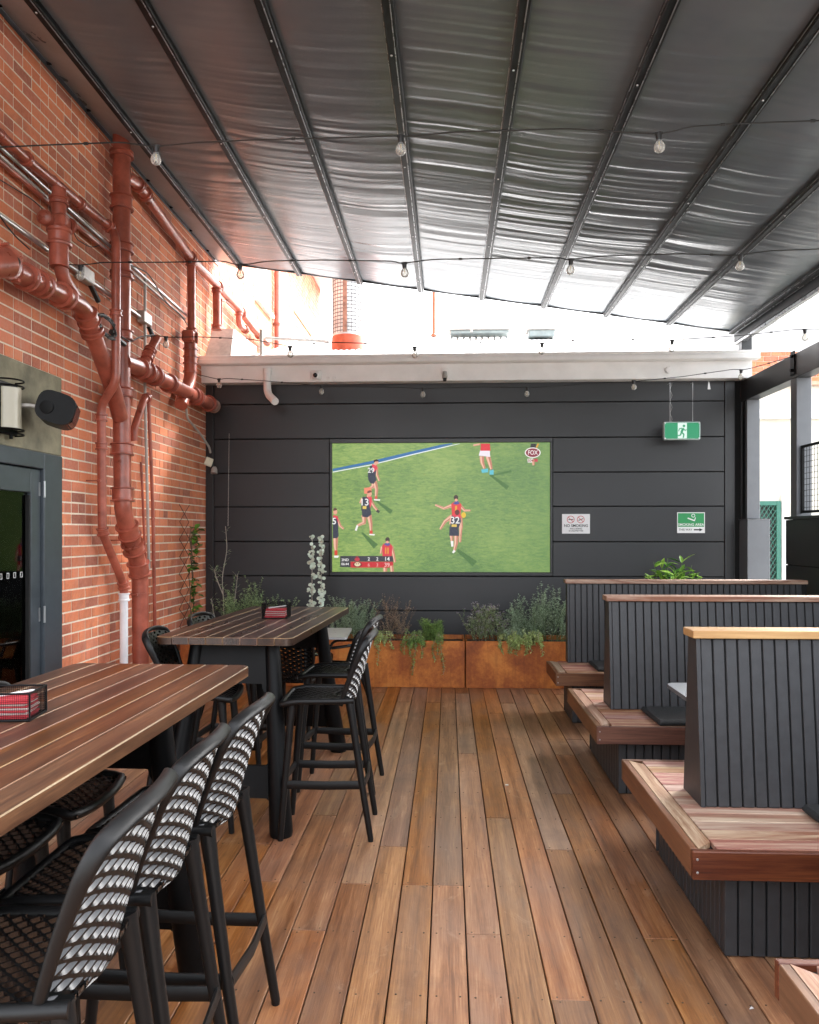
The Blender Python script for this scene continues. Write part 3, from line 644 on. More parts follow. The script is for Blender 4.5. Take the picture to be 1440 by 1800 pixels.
a = onX(487,470,WX+.06); b = Vector(a); b.z = 3.7; pipe_thing('far_downpipe','brown red downpipe on the far sunlit part of the brick wall',[a+Vector((0,0,1.3)),b],.045,[(.3,.04),(.6,.04)])
# big horizontal pipe low
pts = [W(216,636,.15),W(240,645,.16),W(278,664,.16),W(350,701,.16),W(376,714,.16)]
lo = pipe_thing('lower_soil_pipe','thick red soil pipe running from the main stack to the back corner',pts,.072,[(.14,.05),(.2,.05),(.27,.05),(.42,.04),(.7,.05),(.74,.05),(.92,.03)],fr=.05)
c = pts[-1]; MB().lathe(c-Vector((0,.10,0)),(0,1,0),[(0,.074),(0,.084),(.1,.084),(.1,.06)],20).build('end_cap',paint('worn_red',(.34,.2,.16),.5,0,.5,14,.1),lo)
pipe_thing('branch_stub','short slanted red branch with collars standing on the lower soil pipe',[W(256,645,.17),W(260,625,.17),W(276,594,.2)],.042,[(.3,.06),(.5,.05)])
pipe_thing('slanted_pipe','slanted red pipe with clip hooks below the lower soil pipe',[W(262,698,.12),W(253,702,.12),W(235,757,.10),W(236,775,.10)],.034,[(.12,.04)])
pipe_thing('thin_red_pipe','thin red pipe running down the wall right of the soil stack',[W(261,690,.06),W(269,900,.06),W(273,1130,.06)],.017,[],clips=(.5,))
pipe_thing('grey_conduit','slim pale conduit running down beside the thin red pipe',[W(255,482,.05),W(255,690,.05),W(262,1000,.05)],.014,[],mat='conduit')
pipe_thing('second_thin_pipe','thin red pipe immediately left of the pale conduit',[W(248,812,.05),W(256,990,.05)],.012,[])
for lab,a,b,r,mt in (('upper pale conduit beside the slim waste pipe',(-40,222),(330,556),.014,'silver'),('lower of the paired thin conduits beside the waste pipe',(-40,238),(325,560),.012,'conduit'),('dull red conduit just under the paired conduits',(-40,250),(200,452),.018,'pipe'),('grey conduit across the wall above the concrete lintel',(-40,350),(245,556),.016,'silver')):
    pipe_thing('wall_conduit',lab,[W(*a,.05),W(*b,.05)],r,[],mat=mt)
pipe_thing('lamp_conduit','bent white conduit reaching out near the back corner',fillet([W(327,712,.08),W(329,735,.08),W(352,762,.10),W(368,786,.14),W(370,796,.14)],.05),.013,[],mat='conduit')
d = thing('motion_sensor','cream sensor box and grey sensor head on the end of the bent conduit','sensor'); a = W(367,812,.14)
m = MB(); m.cbox((-.045,-.03,-.05),(.045,.03,.05),.006); o_ = m.build('junction_box',paint('cream_box',(.6,.56,.42),.5,0,.1,10,0),d); o_.location = a; o_.rotation_euler = (0,.35,.3)
m = MB(); m.lathe((0,0,0),(0,-.3,-1),[(0,.02),(.03,.035),(.08,.04),(.085,.02)],14); o_ = m.build('head',M['conduit'],d); o_.location = a+Vector((.07,.0,-.06))
for lab,px,py in (('pale junction box with black gland left of the main stack',148,484),('pale junction box on the grey conduit right of the main stack',253,560)):
    d = thing('junction_box',lab,'box'); a = W(px,py,.04)
    MB().cbox((a.x-.03,a.y-.10,a.z-.055),(a.x+.045,a.y+.10,a.z+.055),.008).build('body',M['conduit'],d); MB().tube([a+Vector((0,.10,-.03)),a+Vector((.01,.24,-.14))],.022,10).build('gland',M['cable'],d)
d = thing('cable_coil','coil of spare black cable tied beside the main stack','cable'); a = W(188,574,.24); rc = random.Random(2)
for k in range(7):
    pts = [a+Vector((rc.uniform(-.01,.01)+.02*math.cos(t),(.10+.01*k)*math.cos(t)+.004*k,(.06+.004*k)*math.sin(t)+rc.uniform(-.004,.004)-.25*(.10*math.cos(t)))) for t in np.linspace(0,2*math.pi,22)]
    MB().tube(pts,.006,6).build('loop',M['cable'],d)
MB().tube([a+Vector((0,.08,-.02)),a+Vector((.02,.25,-.07)),a+Vector((.02,.3,-.07))],.022,8).build('tie_bundle',M['cable'],d)
def loose(label,pts,r=.005): d = thing('loose_cable',label,'cable'); MB().tube(fillet(pts,.15,6),r,6).build('cable',M['cable'],d)
loose('thin black cable sagging between the access box and the conduits',[W(126,395,.12),W(134,420,.1),W(160,436,.08),W(178,430,.06)],.004)
loose('thin black cables draped along the wall towards the stack by the gutter',[W(228,465,.08),W(262,480,.1),W(290,530,.1),W(318,553,.1),W(332,575,.08)],.006)
loose('black cable looping from the coil to the string light on the stack',[W(214,592,.22),W(230,602,.22),W(245,592,.2),W(272,588,.2),W(276,597,.2)],.006)
loose('thin dark cable running across the bricks at the top left',[W(-10,310,.03),W(60,352,.04),W(92,385,.06)],.004)
loose('black cable hanging at the far left near the flange',[W(-10,365,.10),W(14,400,.1),W(30,418,.1),W(52,438,.05)],.005)
# sconce
a = W(10,718,.0); d = thing('wall_sconce','half round frosted wall lamp with black rings on the concrete lintel','wall lamp',(WX+.008,a.y,a.z))
hh = .155; rr = .105; half = [(rr*math.sin(t),rr*math.cos(t)) for t in np.linspace(0,math.pi,17)]
MB().prism([(x*.86,y*.86,-hh+.02) for x,y in half],(0,0,2*hh-.04)).build('diffuser',paint('frosted_glass',(.42,.39,.30),.22,0,.05,4,0),d)
MB().cbox((-.002,-rr-.01,-hh-.02),(.012,rr+.01,hh+.02),.003).build('back_plate',M['blacksteel'],d)
for z_ in (-hh-.02,-hh+.01,hh-.01,hh+.03): MB().tube([(x,y,z_) for x,y in half],.006,6).build('ring',M['blacksteel'],d)
MB().tube([(.03,0,-hh-.02),(.03,0,-hh-.05)],.012,8).build('finial',M['blacksteel'],d)
# speaker
a = W(95,722,.2); d = thing('wall_speaker','black wall speaker on a bracket beside the concrete lintel edge','speaker',(WX+.23,a.y,a.z),R(12))
prof = [(.125*math.copysign(abs(math.cos(t_))**.6,math.cos(t_)),.15*math.copysign(abs(math.sin(t_))**.7,math.sin(t_))) for t_ in np.linspace(0,2*math.pi,24,False)]
m = MB(); m.prism([(x,-.16,z_*.72) for x,z_ in prof],(0,.32,0)); o_ = m.build('cabinet',M['blacksteel'],d,smooth=50); o_.rotation_euler = (0,.30,.15)
m = MB(); m.cbox((.0,-.15,-.09),(.125,.15,.09),.03); o_ = m.build('grille',paint('speaker_front',(.004,.004,.004),.2,0,.1,50,.05),d); o_.rotation_euler = (0,.30,.15)
MB().lathe((-.03,-.165,0),(0,-1,0),[(0,.045),(.012,.045),(.014,.03)],16).build('knob',M['blacksteel'],d)
MB().tube([(-.06,-.14,0),(-.14,-.15,.01),(-.23,-.14,.01)],.014,8).cbox((-.232,-.19,-.04),(-.222,-.09,.05),.003).build('bracket',M['conduit'],d)
# ------------------------------------------------------------------ video screen
EM = 2**-EXPO
sc = thing('video_screen','large video screen showing a green football field with players and a score box','screen',(0,WY,0))
def srel(m): m.v = [(a,b-WY,c) for a,b,c in m.v]; return m
cx0, cx1 = onY(584,900,WY).x, onY(967,900,WY).x; cz1, cz0 = onY(775,778.5,WY).z, onY(775,1005.5,WY).z
m = MB()
m.cbox((sx0+.002,WY-.012,sz0+.002),(sx1-.002,WY+.03,cz0-.001),.003).cbox((sx0+.002,WY-.012,cz1+.001),(sx1-.002,WY+.03,sz1-.002),.003).cbox((sx0+.002,WY-.012,cz0),(cx0-.001,WY+.03,cz1),.003).cbox((cx1+.001,WY-.012,cz0),(sx1-.002,WY+.03,cz1),.003)
srel(m).build('frame',M['charcoal2'],sc)
t = NT('screen_picture'); v = t.coord((1,1,1)); n = t.noise(t.coord((3.5,1,14)),3.4,9,.78,.8); n2 = t.noise(v,1.1,2,.5)
g = t.ramp(t.math('ADD',t.math('MULTIPLY',n,.75),t.math('MULTIPLY',n2,.35)),[(.42,lin('567A3C')),(.52,lin('789A4C')),(.60,lin('94AE58')),(.72,lin('AEC06E'))])
e = t.n('NewGeometry'); sp = t.n('SeparateXYZ'); t.l(e.outputs['Position'],sp.inputs[0])
mr = t.n('MapRange'); mr.inputs[1].default_value=cx0; mr.inputs[2].default_value=cx1; t.l(sp.outputs[0],mr.inputs[0])
g = t.mix(t.math('MULTIPLY',mr.outputs[0],.42),g,lin('527C4A'))
t.l(g,t.b.inputs['Emission Color']); t.b.inputs['Emission Strength'].default_value = EM*1.05; t.b.inputs['Base Color'].default_value=(.01,.01,.01,1); t.b.inputs['Roughness'].default_value=.35
srel(MB().box((cx0,WY+.012,cz0),(cx1,WY+.028,cz1))).build('picture',t.m,sc,smooth=0)
def em(name,hexc): return MATS.setdefault('em'+hexc, flat('screen_'+name,hexc,.4,EM))
def sp_(x,y,k): p = onY(560+x/3.2727,750+y/3.2727,WY); p.y = .0118-.0007*k; return (p.x,p.y,p.z)
class Pic:
    def __init__(s): s.m = MB(); s.mats = []; s.k = 1
    def mat(s,h):
        mm = em('ink',h)
        if mm not in s.mats: s.mats.append(mm)
        s.m.mi = s.mats.index(mm)
    def line(s,h,pts,w):
        s.mat(h); ws = w if hasattr(w,'__len__') else [w]*len(pts); n = len(pts); L = []; Rr = []
        for i,(x,y) in enumerate(pts):
            a = pts[max(0,i-1)]; b = pts[min(n-1,i+1)]; dx, dy = b[0]-a[0], b[1]-a[1]; q = math.hypot(dx,dy) or 1
            L.append((x-dy/q*ws[i]/2,y+dx/q*ws[i]/2)); Rr.append((x+dy/q*ws[i]/2,y-dx/q*ws[i]/2))
        s.k += .35
        for i in range(n-1): s.m.quad(*[sp_(px,py,s.k) for px,py in (L[i],L[i+1],Rr[i+1],Rr[i])])
        for i,(x,y) in enumerate(pts):
            if 0 < i < n-1: s.blob(h,x,y,ws[i]/2,ws[i]/2,keep=1)
        if h == SK and not getattr(s,'_in',0):
            s._in = 1; s.line('C07E66',[(x+ws[i]*.26,y) for i,(x,y) in enumerate(pts)],[q*.42 for q in ws]); s.line('F4C8AE',[(x-ws[i]*.2,y) for i,(x,y) in enumerate(pts)],[q*.22 for q in ws]); s._in = 0
    def blob(s,h,x,y,a,b,keep=0,n=10):
        s.mat(h)
        if not keep: s.k += .35
        s.m.quad(*[sp_(min(1326,max(81,x+a*math.cos(2*math.pi*i/n))),min(834,max(96,y+b*math.sin(2*math.pi*i/n))),s.k+.1) for i in range(n)])
    def poly(s,h,pts): s.mat(h); s.k += .35; s.m.quad(*[sp_(x,y,s.k) for x,y in pts])
    def build(s,name): return s.m.build(name,s.mats,sc,smooth=0)
def text(body,x,y,size,h,k=6,name='lettering',parent=sc,sx=1.,align='CENTER'):
    c = bpy.data.curves.new(name,'FONT'); c.body = body; c.size = size; c.align_x = align; c.align_y = 'CENTER'; c.offset = size*.012
    c.materials.append(em('ink',h)); o_ = bpy.data.objects.new(name,c); C.objects.link(o_); o_.parent = parent
    o_.location = sp_(x,y,k); o_.rotation_euler = (R(90),0,0); o_.scale = (sx,1,1); return o_
SK, NV, RD, CR, WH = 'E7A68C','2A3044','E02A3A','E03C50','F4F2EE'
p = Pic(); p.line('2E6FA8',[(81,249),(300,206),(520,155),(700,112),(770,97)],[13,16,18,15,6]); p.line('E9EEF0',[(81,261),(300,220),(540,160),(720,118),(812,97)],[5,5,6,5,3]); p.build('boundary_line')
def shadow(pts,w): q = Pic(); q.k = .2; q.line('4A7436',pts,w); q.build('player_shadow')
shadow([(330,425),(420,492)],[10,26]); shadow([(800,710),(900,790)],[16,40]); shadow([(985,275),(1090,352)],[10,26]); shadow([(250,610),(330,690)],[10,34]); shadow([(1000,280),(1110,255)],[8,14])
def kid(): return Pic()
# top left runner
p = kid(); p.line(SK,[(318,320),(312,345),(288,358)],[26,20,12]); p.line(SK,[(322,315),(334,360),(330,412)],[28,20,13]); p.line('D94A3A',[(331,400),(331,418)],14); p.poly(WH,[(318,416),(356,418),(352,426),(320,424)])
p.poly('F08A6A',[(262,352),(300,348),(306,372),(290,390),(262,384)])
p.line(SK,[(332,230),(336,275),(350,312)],[20,15,12]); p.poly(NV,[(284,280),(326,278),(334,305),(318,328),(298,326),(286,305)]); p.poly(NV,[(296,225),(335,222),(328,288),(284,290),(284,262)]); p.poly(CR,[(306,216),(334,216),(338,240),(318,262),(310,232)])
p.line(SK,[(330,205),(328,222)],14); p.blob(SK,332,204,13,15); p.poly('2A1A18',[(318,206),(318,192),(334,187),(346,194),(344,200),(328,200)]); p.build('footballer_picture')
text('29',302,252,.085,WH,9)
# number 13
p = kid(); p.line(SK,[(262,510),(262,552),(222,570)],[32,22,13]); p.line(WH,[(224,568),(214,598)],11); p.line(SK,[(290,508),(300,560),(302,600)],[30,21,14]); p.line('D8402E',[(302,598),(303,616)],17); p.poly(WH,[(292,616),(324,618),(322,626),(292,624)])
p.line(SK,[(252,412),(240,440)],[15,13]); p.line(SK,[(300,425),(322,462),(344,488)],[18,15,12]); p.line('30302E',[(334,482),(350,492)],14)
p.poly(NV,[(248,472),(298,470),(304,505),(282,522),(252,518)]); p.poly(NV,[(254,402),(302,408),(298,480),(246,482),(246,440)]); p.poly(CR,[(272,396),(308,404),(304,450),(296,470),(290,420)]); p.poly('E2C25A',[(254,456),(276,457),(275,474),(253,473)])
p.line(SK,[(290,388),(284,404)],14); p.blob(SK,293,386,14,17); p.poly('7A3A22',[(280,384),(282,370),(298,365),(308,374),(300,378)]); p.build('footballer_picture')
text('13',264,436,.115,WH,9)
# number 5 at left edge
p = kid(); p.line(SK,[(98,635),(98,690),(100,715)],[30,22,14]); p.line('D8402E',[(100,712),(100,740)],17); p.poly(WH,[(88,742),(118,742),(112,754),(90,754)])
p.line(SK,[(108,530),(124,570),(144,588)],[18,14,11]); p.poly(NV,[(82,586),(112,586),(116,628),(106,642),(82,642)]); p.poly(NV,[(82,516),(112,516),(114,590),(82,590)]); p.poly(CR,[(84,508),(110,514),(114,560),(104,530),(84,520)])
p.blob(SK,96,490,12,16); p.poly('5A3A28',[(84,484),(86,470),(100,466),(107,478),(98,482)]); p.build('footballer_picture'); text('5',90,545,.11,WH,9)
# red and blue player lower left
p = kid(); p.line(SK,[(382,800),(384,834)],22); p.line(SK,[(420,800),(424,834)],20); p.line(SK,[(366,690),(358,730)],[16,12]); p.line(SK,[(420,688),(432,735),(440,780)],[20,15,12])
p.poly('D93040',[(366,684),(376,672),(412,672),(424,686),(422,745),(368,745)]); p.poly('4A4E9A',[(376,680),(388,668),(408,668),(412,680),(400,686)]); p.line('E8A030',[(386,695),(386,732)],7); p.line('E8A030',[(400,695),(400,732)],7)
p.blob('3A2A24',397,652,13,17); p.blob(SK,396,664,9,8); p.build('footballer_picture')
# contest in the middle
p = kid(); p.line(SK,[(770,515),(728,545),(700,590)],[26,18,12]); p.line(SK,[(812,510),(820,560),(815,665)],[26,20,12]); p.line(SK,[(770,452),(722,470),(672,450)],[20,15,11]); p.line(SK,[(812,452),(842,482),(874,482)],[20,14,10])
p.poly('E23A3A',[(764,444),(780,432),(806,432),(822,446),(816,515),(768,512)]); p.poly('4A4E9A',[(774,444),(788,428),(804,428),(812,444),(792,448)]); p.blob('3A2420',791,408,13,16); p.blob(SK,792,422,9,9); p.poly('E8A030',[(786,455),(798,455),(797,485),(785,485)])
p.blob('E6BE2C',835,508,14,17); p.build('footballer_picture')
p = kid(); p.line(SK,[(765,625),(768,660)],[22,14]); p.line(WH,[(768,658),(770,690)],[16,12]); p.line(SK,[(794,625),(792,672),(782,712)],[28,21,14]); p.line(WH,[(784,712),(772,726)],[14,10]); p.line(SK,[(764,520),(758,562)],[14,12]); p.line(SK,[(820,520),(824,575),(815,630)],[17,14,10])
p.poly(NV,[(754,575),(806,575),(808,628),(752,628)]); p.poly(NV,[(766,512),(816,512),(820,545),(808,580),(758,578)]); p.poly(CR,[(766,506),(816,506),(822,530),(804,520),(780,520)]); p.poly('E2C25A',[(766,562),(796,562),(795,577),(765,576)]); p.blob('6A2A22',798,493,14,16); p.build('footballer_picture')
text('32',786,540,.115,WH,12)
# top player in white shorts
p = kid(); p.line(SK,[(940,170),(942,205),(955,240)],[28,22,14]); p.line(SK,[(975,170),(988,215),(995,245)],[28,22,14]); p.poly('5FC0D0',[(936,246),(976,240),(976,262),(940,266)]); p.poly('5FC0D0',[(984,252),(1008,246),(1008,276),(984,276)]); p.poly('F2E8F0',[(930,136),(986,136),(988,174),(958,170),(922,166)]); p.poly('E0303A',[(934,97),(986,97),(990,138),(932,138)]); p.line(SK,[(892,107),(930,100)],[12,10]); p.build('footballer_picture')
p = kid(); p.poly('2A2A2A',[(1222,97),(1254,97),(1250,128),(1218,128)]); p.line('E8A030',[(1266,97),(1254,120)],8); p.line(SK,[(1236,190),(1238,222)],[16,12]); p.build('footballer_picture')
p = kid(); p.blob(WH,1233,149,46,30,n=20); p.blob('8A1030',1233,149,40,25,n=20); p.build('channel_logo'); text('FOX',1233,150,.074,WH,9,sx=.80)
p = kid(); p.poly('E8E4DC',[(1202,184),(1236,182),(1236,206),(1204,206)]); p.poly('C03848',[(1238,184),(1262,184),(1262,202),(1238,202)]); p.build('logo_tag'); text('504',1220,195,.045,'8A3A2A',9)
# score box
p = kid(); p.poly('2E3038',[(124,744),(184,744),(184,808),(124,808)]); p.poly('34343E',[(184,744),(430,744),(430,776),(184,776)]); p.poly('C81E28',[(184,777),(430,777),(430,811),(184,811)])
p.blob('C03040',222,764,16,11); p.poly('A02030',[(212,752),(222,744),(232,752),(228,758),(216,758)]); p.blob('8A1020',224,793,27,16); p.blob('E8D8B0',224,792,18,12); p.blob('8A1020',218,789,4,3); p.blob('8A1020',230,789,4,3); p.build('score_box')
for s_,x,y,z_,c_ in (('2ND',153,767,.044,WH),('06:44',153,791,.042,WH),('2',289,762,.056,WH),('2',338,762,.056,WH),('14',394,762,.068,WH),('6',289,796,.056,'F0A8A0'),('3',338,796,.056,'F0A8A0'),('39',394,796,.068,'F4C8C0')): text(s_,x,y,z_,c_,11)
# ------------------------------------------------------------------ signs
def sign_text(parent,body,loc,size,mat,sx=1.): 
    c = bpy.data.curves.new('lettering','FONT'); c.body = body; c.size = size; c.align_x = 'CENTER'; c.align_y = 'CENTER'; c.offset = size*.015; c.materials.append(mat)
    o_ = bpy.data.objects.new('lettering',c); C.objects.link(o_); o_.parent = parent; o_.location = loc; o_.rotation_euler = (R(90),0,0); o_.scale = (sx,1,1); return o_
mwhite = paint('sign_white',(.72,.72,.72),.35,0,.04,3,0); mgreen = paint('sign_green',(.02,.26,.08),.35,0,.06,3,0); mblk = flat('sign_black',(.02,.02,.02),.5); mred = flat('sign_red',(.5,.04,.04),.5); mgw = flat('sign_greywhite',(.5,.5,.5),.5)
def ring(m,c,r,w,y,n=24,a0=0,a1=2*math.pi):
    for i in range(n):
        a = a0+(a1-a0)*i/n; b = a0+(a1-a0)*(i+1)/n
        m.quad(*[(c[0]+q*math.cos(t_),y,c[1]+q*math.sin(t_)) for q,t_ in ((r,a),(r,b),(r-w,b),(r-w,a))])
def bar(m,a,b,w,y):
    dx,dz = b[0]-a[0],b[1]-a[1]; q = math.hypot(dx,dz); nx,nz = -dz/q*w/2,dx/q*w/2
    m.quad((a[0]+nx,y,a[1]+nz),(b[0]+nx,y,b[1]+nz),(b[0]-nx,y,b[1]-nz),(a[0]-nx,y,a[1]-nz))
a = onY(988,938,WY); b = onY(1037,903.5,WY); w_, h_ = b.x-a.x, b.z-a.z
d = thing('no_smoking_sign','white sign reading NO SMOKING with two small prohibition symbols on the charcoal wall','sign',(a.x,WY-.004,a.z))
MB().cbox((0,-.004,0),(w_,.002,h_),.002).build('plate',mwhite,d)
for q_,dz_ in ((.31,0),(.67,.011)):
    m = MB(); ring(m,(w_*q_,h_*.72),.045,.007,-.0052); bar(m,(w_*q_-.03,h_*.72+.03),(w_*q_+.03,h_*.72-.03),.007,-.0054); m.build('prohibition_symbol',mred,d,smooth=0)
    m = MB(); bar(m,(w_*q_-.027,h_*.72-dz_),(w_*q_+.03,h_*.72+dz_),.009,-.005); m.build('cigarette_symbol',mblk,d,smooth=0)
sign_text(d,'NO SMOKING',(w_/2,-.0055,h_*.40),.046,mblk,.98); sign_text(d,'INCLUDING',(w_/2,-.0055,h_*.25),.024,mblk,1.1); sign_text(d,'E-CIGARETTES',(w_/2,-.0055,h_*.14),.024,mblk,1.1)
a = onY(1190,937,WY); b = onY(1239,900.5,WY); w_, h_ = b.x-a.x, b.z-a.z
d = thing('smoking_area_sign','green and white sign reading SMOKING AREA THIS WAY with an arrow on the charcoal wall','sign',(a.x,WY-.004,a.z))
MB().cbox((0,-.004,0),(w_,.002,h_),.002).build('plate',mwhite,d); MB().quad((.01,-.0048,h_*.30),(w_-.01,-.0048,h_*.30),(w_-.01,-.0048,h_-.01),(.01,-.0048,h_-.01)).build('green_field',mgreen,d,smooth=0)
m = MB(); bar(m,(w_*.38,h_*.72),(w_*.62,h_*.60),.014,-.0055); bar(m,(w_*.62,h_*.58),(w_*.66,h_*.75),.010,-.0056); ring(m,(w_*.58,h_*.84),.022,.007,-.0055,14); m.build('hand_symbol',mwhite,d,smooth=0)
sign_text(d,'SMOKING AREA',(w_/2,-.0055,h_*.40),.042,mwhite,1.0); sign_text(d,'THIS WAY',(w_*.30,-.0055,h_*.16),.034,mblk,1.)
m = MB(); bar(m,(w_*.60,h_*.16),(w_*.82,h_*.16),.016,-.0055); m.quad((w_*.80,-.0056,h_*.24),(w_*.92,-.0056,h_*.16),(w_*.80,-.0056,h_*.08)); m.build('arrow',mblk,d,smooth=0)
# exit sign hung on two wires
ey = fy-.10; a = onY(1167,773,ey); b = onY(1231.5,741,ey); w_, h_ = b.x-a.x, b.z-a.z
d = thing('exit_sign','green running man exit sign hanging on two thin wires below the fascia','sign',(a.x,ey,a.z))
MB().cbox((0,0,0),(w_,.06,h_),.008).build('housing',paint('exit_housing',(.4,.5,.48),.35,0,.05,4,0),d)
eg = flat('exit_green','009E68',.3,EM*.9); ew = flat('exit_white','E8FFF4',.3,EM*.95)
MB().quad((.012,-.001,.012),(w_-.012,-.001,.012),(w_-.012,-.001,h_-.012),(.012,-.001,h_-.012)).build('green_face',eg,d,smooth=0)
MB().quad((w_*.38,-.0018,.014),(w_*.63,-.0018,.014),(w_*.63,-.0018,h_-.014),(w_*.38,-.0018,h_-.014)).build('doorway_field',ew,d,smooth=0)
m = MB(); hx, hz = w_*.5, h_
bar(m,(hx+.012,hz*.62),(hx-.01,hz*.40),.026,-.0026); bar(m,(hx-.008,hz*.42),(hx+.022,hz*.28),.016,-.0027); bar(m,(hx+.02,hz*.29),(hx+.012,hz*.10),.014,-.0028); bar(m,(hx-.01,hz*.40),(hx-.02,hz*.24),.016,-.0029); bar(m,(hx-.018,hz*.25),(hx-.05,hz*.22),.013,-.0030)
bar(m,(hx+.01,hz*.64),(hx+.035,hz*.50),.011,-.0031); bar(m,(hx+.03,hz*.5),(hx+.052,hz*.56),.010,-.0032); bar(m,(hx+.0,hz*.64),(hx-.035,hz*.60),.011,-.0033); bar(m,(hx-.033,hz*.60),(hx-.042,hz*.46),.010,-.0034)
m.quad(*[(hx+.02+.015*math.cos(t_),-.0035,hz*.76+.015*math.sin(t_)) for t_ in np.linspace(0,2*math.pi,12,False)]); m.build('running_man',eg,d,smooth=0)
m = MB()
for xx in (.014,w_-.014):
    for zz in (.014,h_-.014): m.lathe((xx,-.001,zz),(0,-1,0),[(0,.012),(.004,.010)],10)
m.build('corner_screws',M['silver'],d,kind='stuff')
wt = onY(1180,672,ey).z-a.z
for xx in (w_*.19,w_*.81): MB().tube([(xx,.03,h_),(xx,.03,wt),(xx,.12,wt)],.0025,5).build('wire',M['silver'],d)
MB().tube([(w_*.19+.012+.012*math.sin(i*1.3),.03,h_+(wt-h_)*i/16) for i in range(17)],.002,4).build('power_cord',M['conduit'],d)
# small hooks beside
d = thing('hanging_tag','small white tag hanging below the fascia right of the exit sign','tag'); a = onY(1246,675,ey); MB().prism([(a.x-.012,ey,a.z-.06),(a.x+.022,ey,a.z-.06),(a.x+.008,ey,a.z+.02),(a.x-.002,ey,a.z+.02)],(0,.01,0)).tube([(a.x+.003,ey+.005,a.z+.02),(a.x+.003,ey+.005,a.z+.055)],.002,4).build('tag',mwhite,d)
# ------------------------------------------------------------------ string lights
mglass = glassy('bulb_glass', (.96,.96,.94), .03, 1.6, .76); mfil = flat('filament', (.55,.42,.2), .4)
bulbp = MB(); bulbp.lathe((0,0,0),(0,0,-1),[(.030,.012),(.040,.016),(.055,.026),(.072,.0305),(.090,.026),(.100,.014),(.104,.001)],16,False); bulbm = bulbp.mesh('bulb',mglass,60)
sockm = MB().lathe((0,0,.012),(0,0,-1),[(0,.008),(.004,.016),(.030,.017),(.046,.014)],12).cbox((-.022,-.008,-.004),(.022,.008,.012),.003).mesh('socket',M['cable'])
film = MB().tube([(0,0,-.04),(0,0,-.06)],.004,6).tube([(0,0,-.06),(-.010,0,-.085),(.004,0,-.068),(.010,0,-.085),(0,0,-.06)],.0012,4).mesh('filament',mfil)
strings = [
 ('nearest string of clear bulbs crossing under the awning near the top',4.44,[(-260,270),(105,254),(215,250),(262,257),(290,256),(340,251),(440,246),(600,242),(693,239),(716,240),(800,232),(1000,226),(1140,235),(1172,234),(1215,222),(1330,216),(1500,210)],[(275,256),(705,239),(1158,234)]),
 ('second string of clear bulbs just below the awning front edge at left',5.79,[(62,462),(100,463),(130,466),(155,465),(180,461),(290,461),(395,459),(412,465),(432,465),(470,459),(560,457),(690,459),(704,463),(722,461),(760,456),(880,454),(985,453),(998,457),(1012,455),(1060,450),(1200,446),(1290,449),(1312,447),(1350,441),(1600,432)],[(142,467),(422,465),(711,462),(1004,456),(1302,449)]),
 ('third string of clear bulbs in front of the white sky above the gutter',7.6,[(236,598),(270,590),(284,591),(300,593),(345,592),(440,596),(495,606),(510,610),(525,606),(590,602),(700,605),(722,610),(736,610),(780,605),(930,600),(953,603),(970,601),(1060,596),(1170,597),(1190,597),(1300,590),(1400,579),(1432,580),(1500,577)],[(292,592),(510,609),(729,610),(953,603),(1182,598),(1415,579)]),
 ('farthest string of clear bulbs hanging against the white fascia',9.2,[(334,655),(372,664),(385,667),(398,665),(460,669),(545,676),(565,680),(620,679),(730,682),(744,684),(760,682),(850,680),(914,681),(927,682),(940,681),(1030,675),(1105,671),(1115,671),(1130,669),(1200,662),(1290,649),(1304,650),(1318,648),(1352,640)],[(385,666),(565,677),(744,682),(927,681),(1114,669),(1303,650)])]
for lab,Y_,cab,bl in strings:
    d = thing('string_light',lab,'string light',group='string lights strung across the deck')
    pts = [onY(x,y,Y_) for x,y in cab]
    if Y_ > 9: pts[-1] = Vector((RX-.04,yB0+.06,br.z+.06))
    if Y_ > 9: pts = [p if p.x > 0 or True else p for p in pts]
    MB().tube(fillet(pts,.05,3),.0042,6).build('cable',M['cable'],d)
    m = MB(); r_ = random.Random(4)
    for a_,b_ in zip(pts,pts[1:]):
        if (b_-a_).length > .35: q_ = a_.lerp(b_,.5+r_.uniform(-.1,.1)); m.tube([q_-Vector((.012,0,0)),q_+Vector((.012,0,0))],.0085,6)
    if m.v: m.build('cable_tie',M['cable'],d)
    for x,y in bl:
        p_ = onY(x,y,Y_)+Vector((0,0,-.006)); ro = (r_.uniform(-.06,.06),r_.uniform(-.08,.08),0)
        s_ = link('socket',sockm,d,p_,ro); b_ = link('bulb',bulbm,s_,(0,0,0)); link('filament',film,s_)
# chain at the right end of the farthest string
# ------------------------------------------------------------------ booth benches
mseat = wood('bench_timber_weathered',['6A3A2A','865242','9C6C56','AE8A70'],'x',.62,20,wear='BEA48C',bump=.35,vary=.14); mseaty = wood('bench_edge_weathered',['6A4434','8E6650','A88870'],'y',.6,20,wear='BCA48E',bump=.3,vary=.12)
mface = wood('bench_face_timber',['321A10','4E2A1A','6A4028','825436'],'x',.4,20,bump=.15,vary=.15); mfacey = wood('bench_side_timber',['4A2A1C','6C4430','86583E'],'y',.45,20,bump=.15,vary=.15)
mcapd = wood('bench_cap_timber',['8E6240','B08458','C8A070'],'x',.42,20,bump=.1,vary=.06); mcapr = wood('bench_cap_reddish',['5A3028','7E4A3C','9A6650'],'x',.45,20,wear='B09080',bump=.1,vary=.08)
SEAT = .45; BXL, BXR = .925, 3.30
def slant(x0,x1,ya,za,yb,zb,t,c=.0035):           # batten lying on a slanted face from (ya,za) to (yb,zb), thickness t towards -n
    return x0
BM = {}
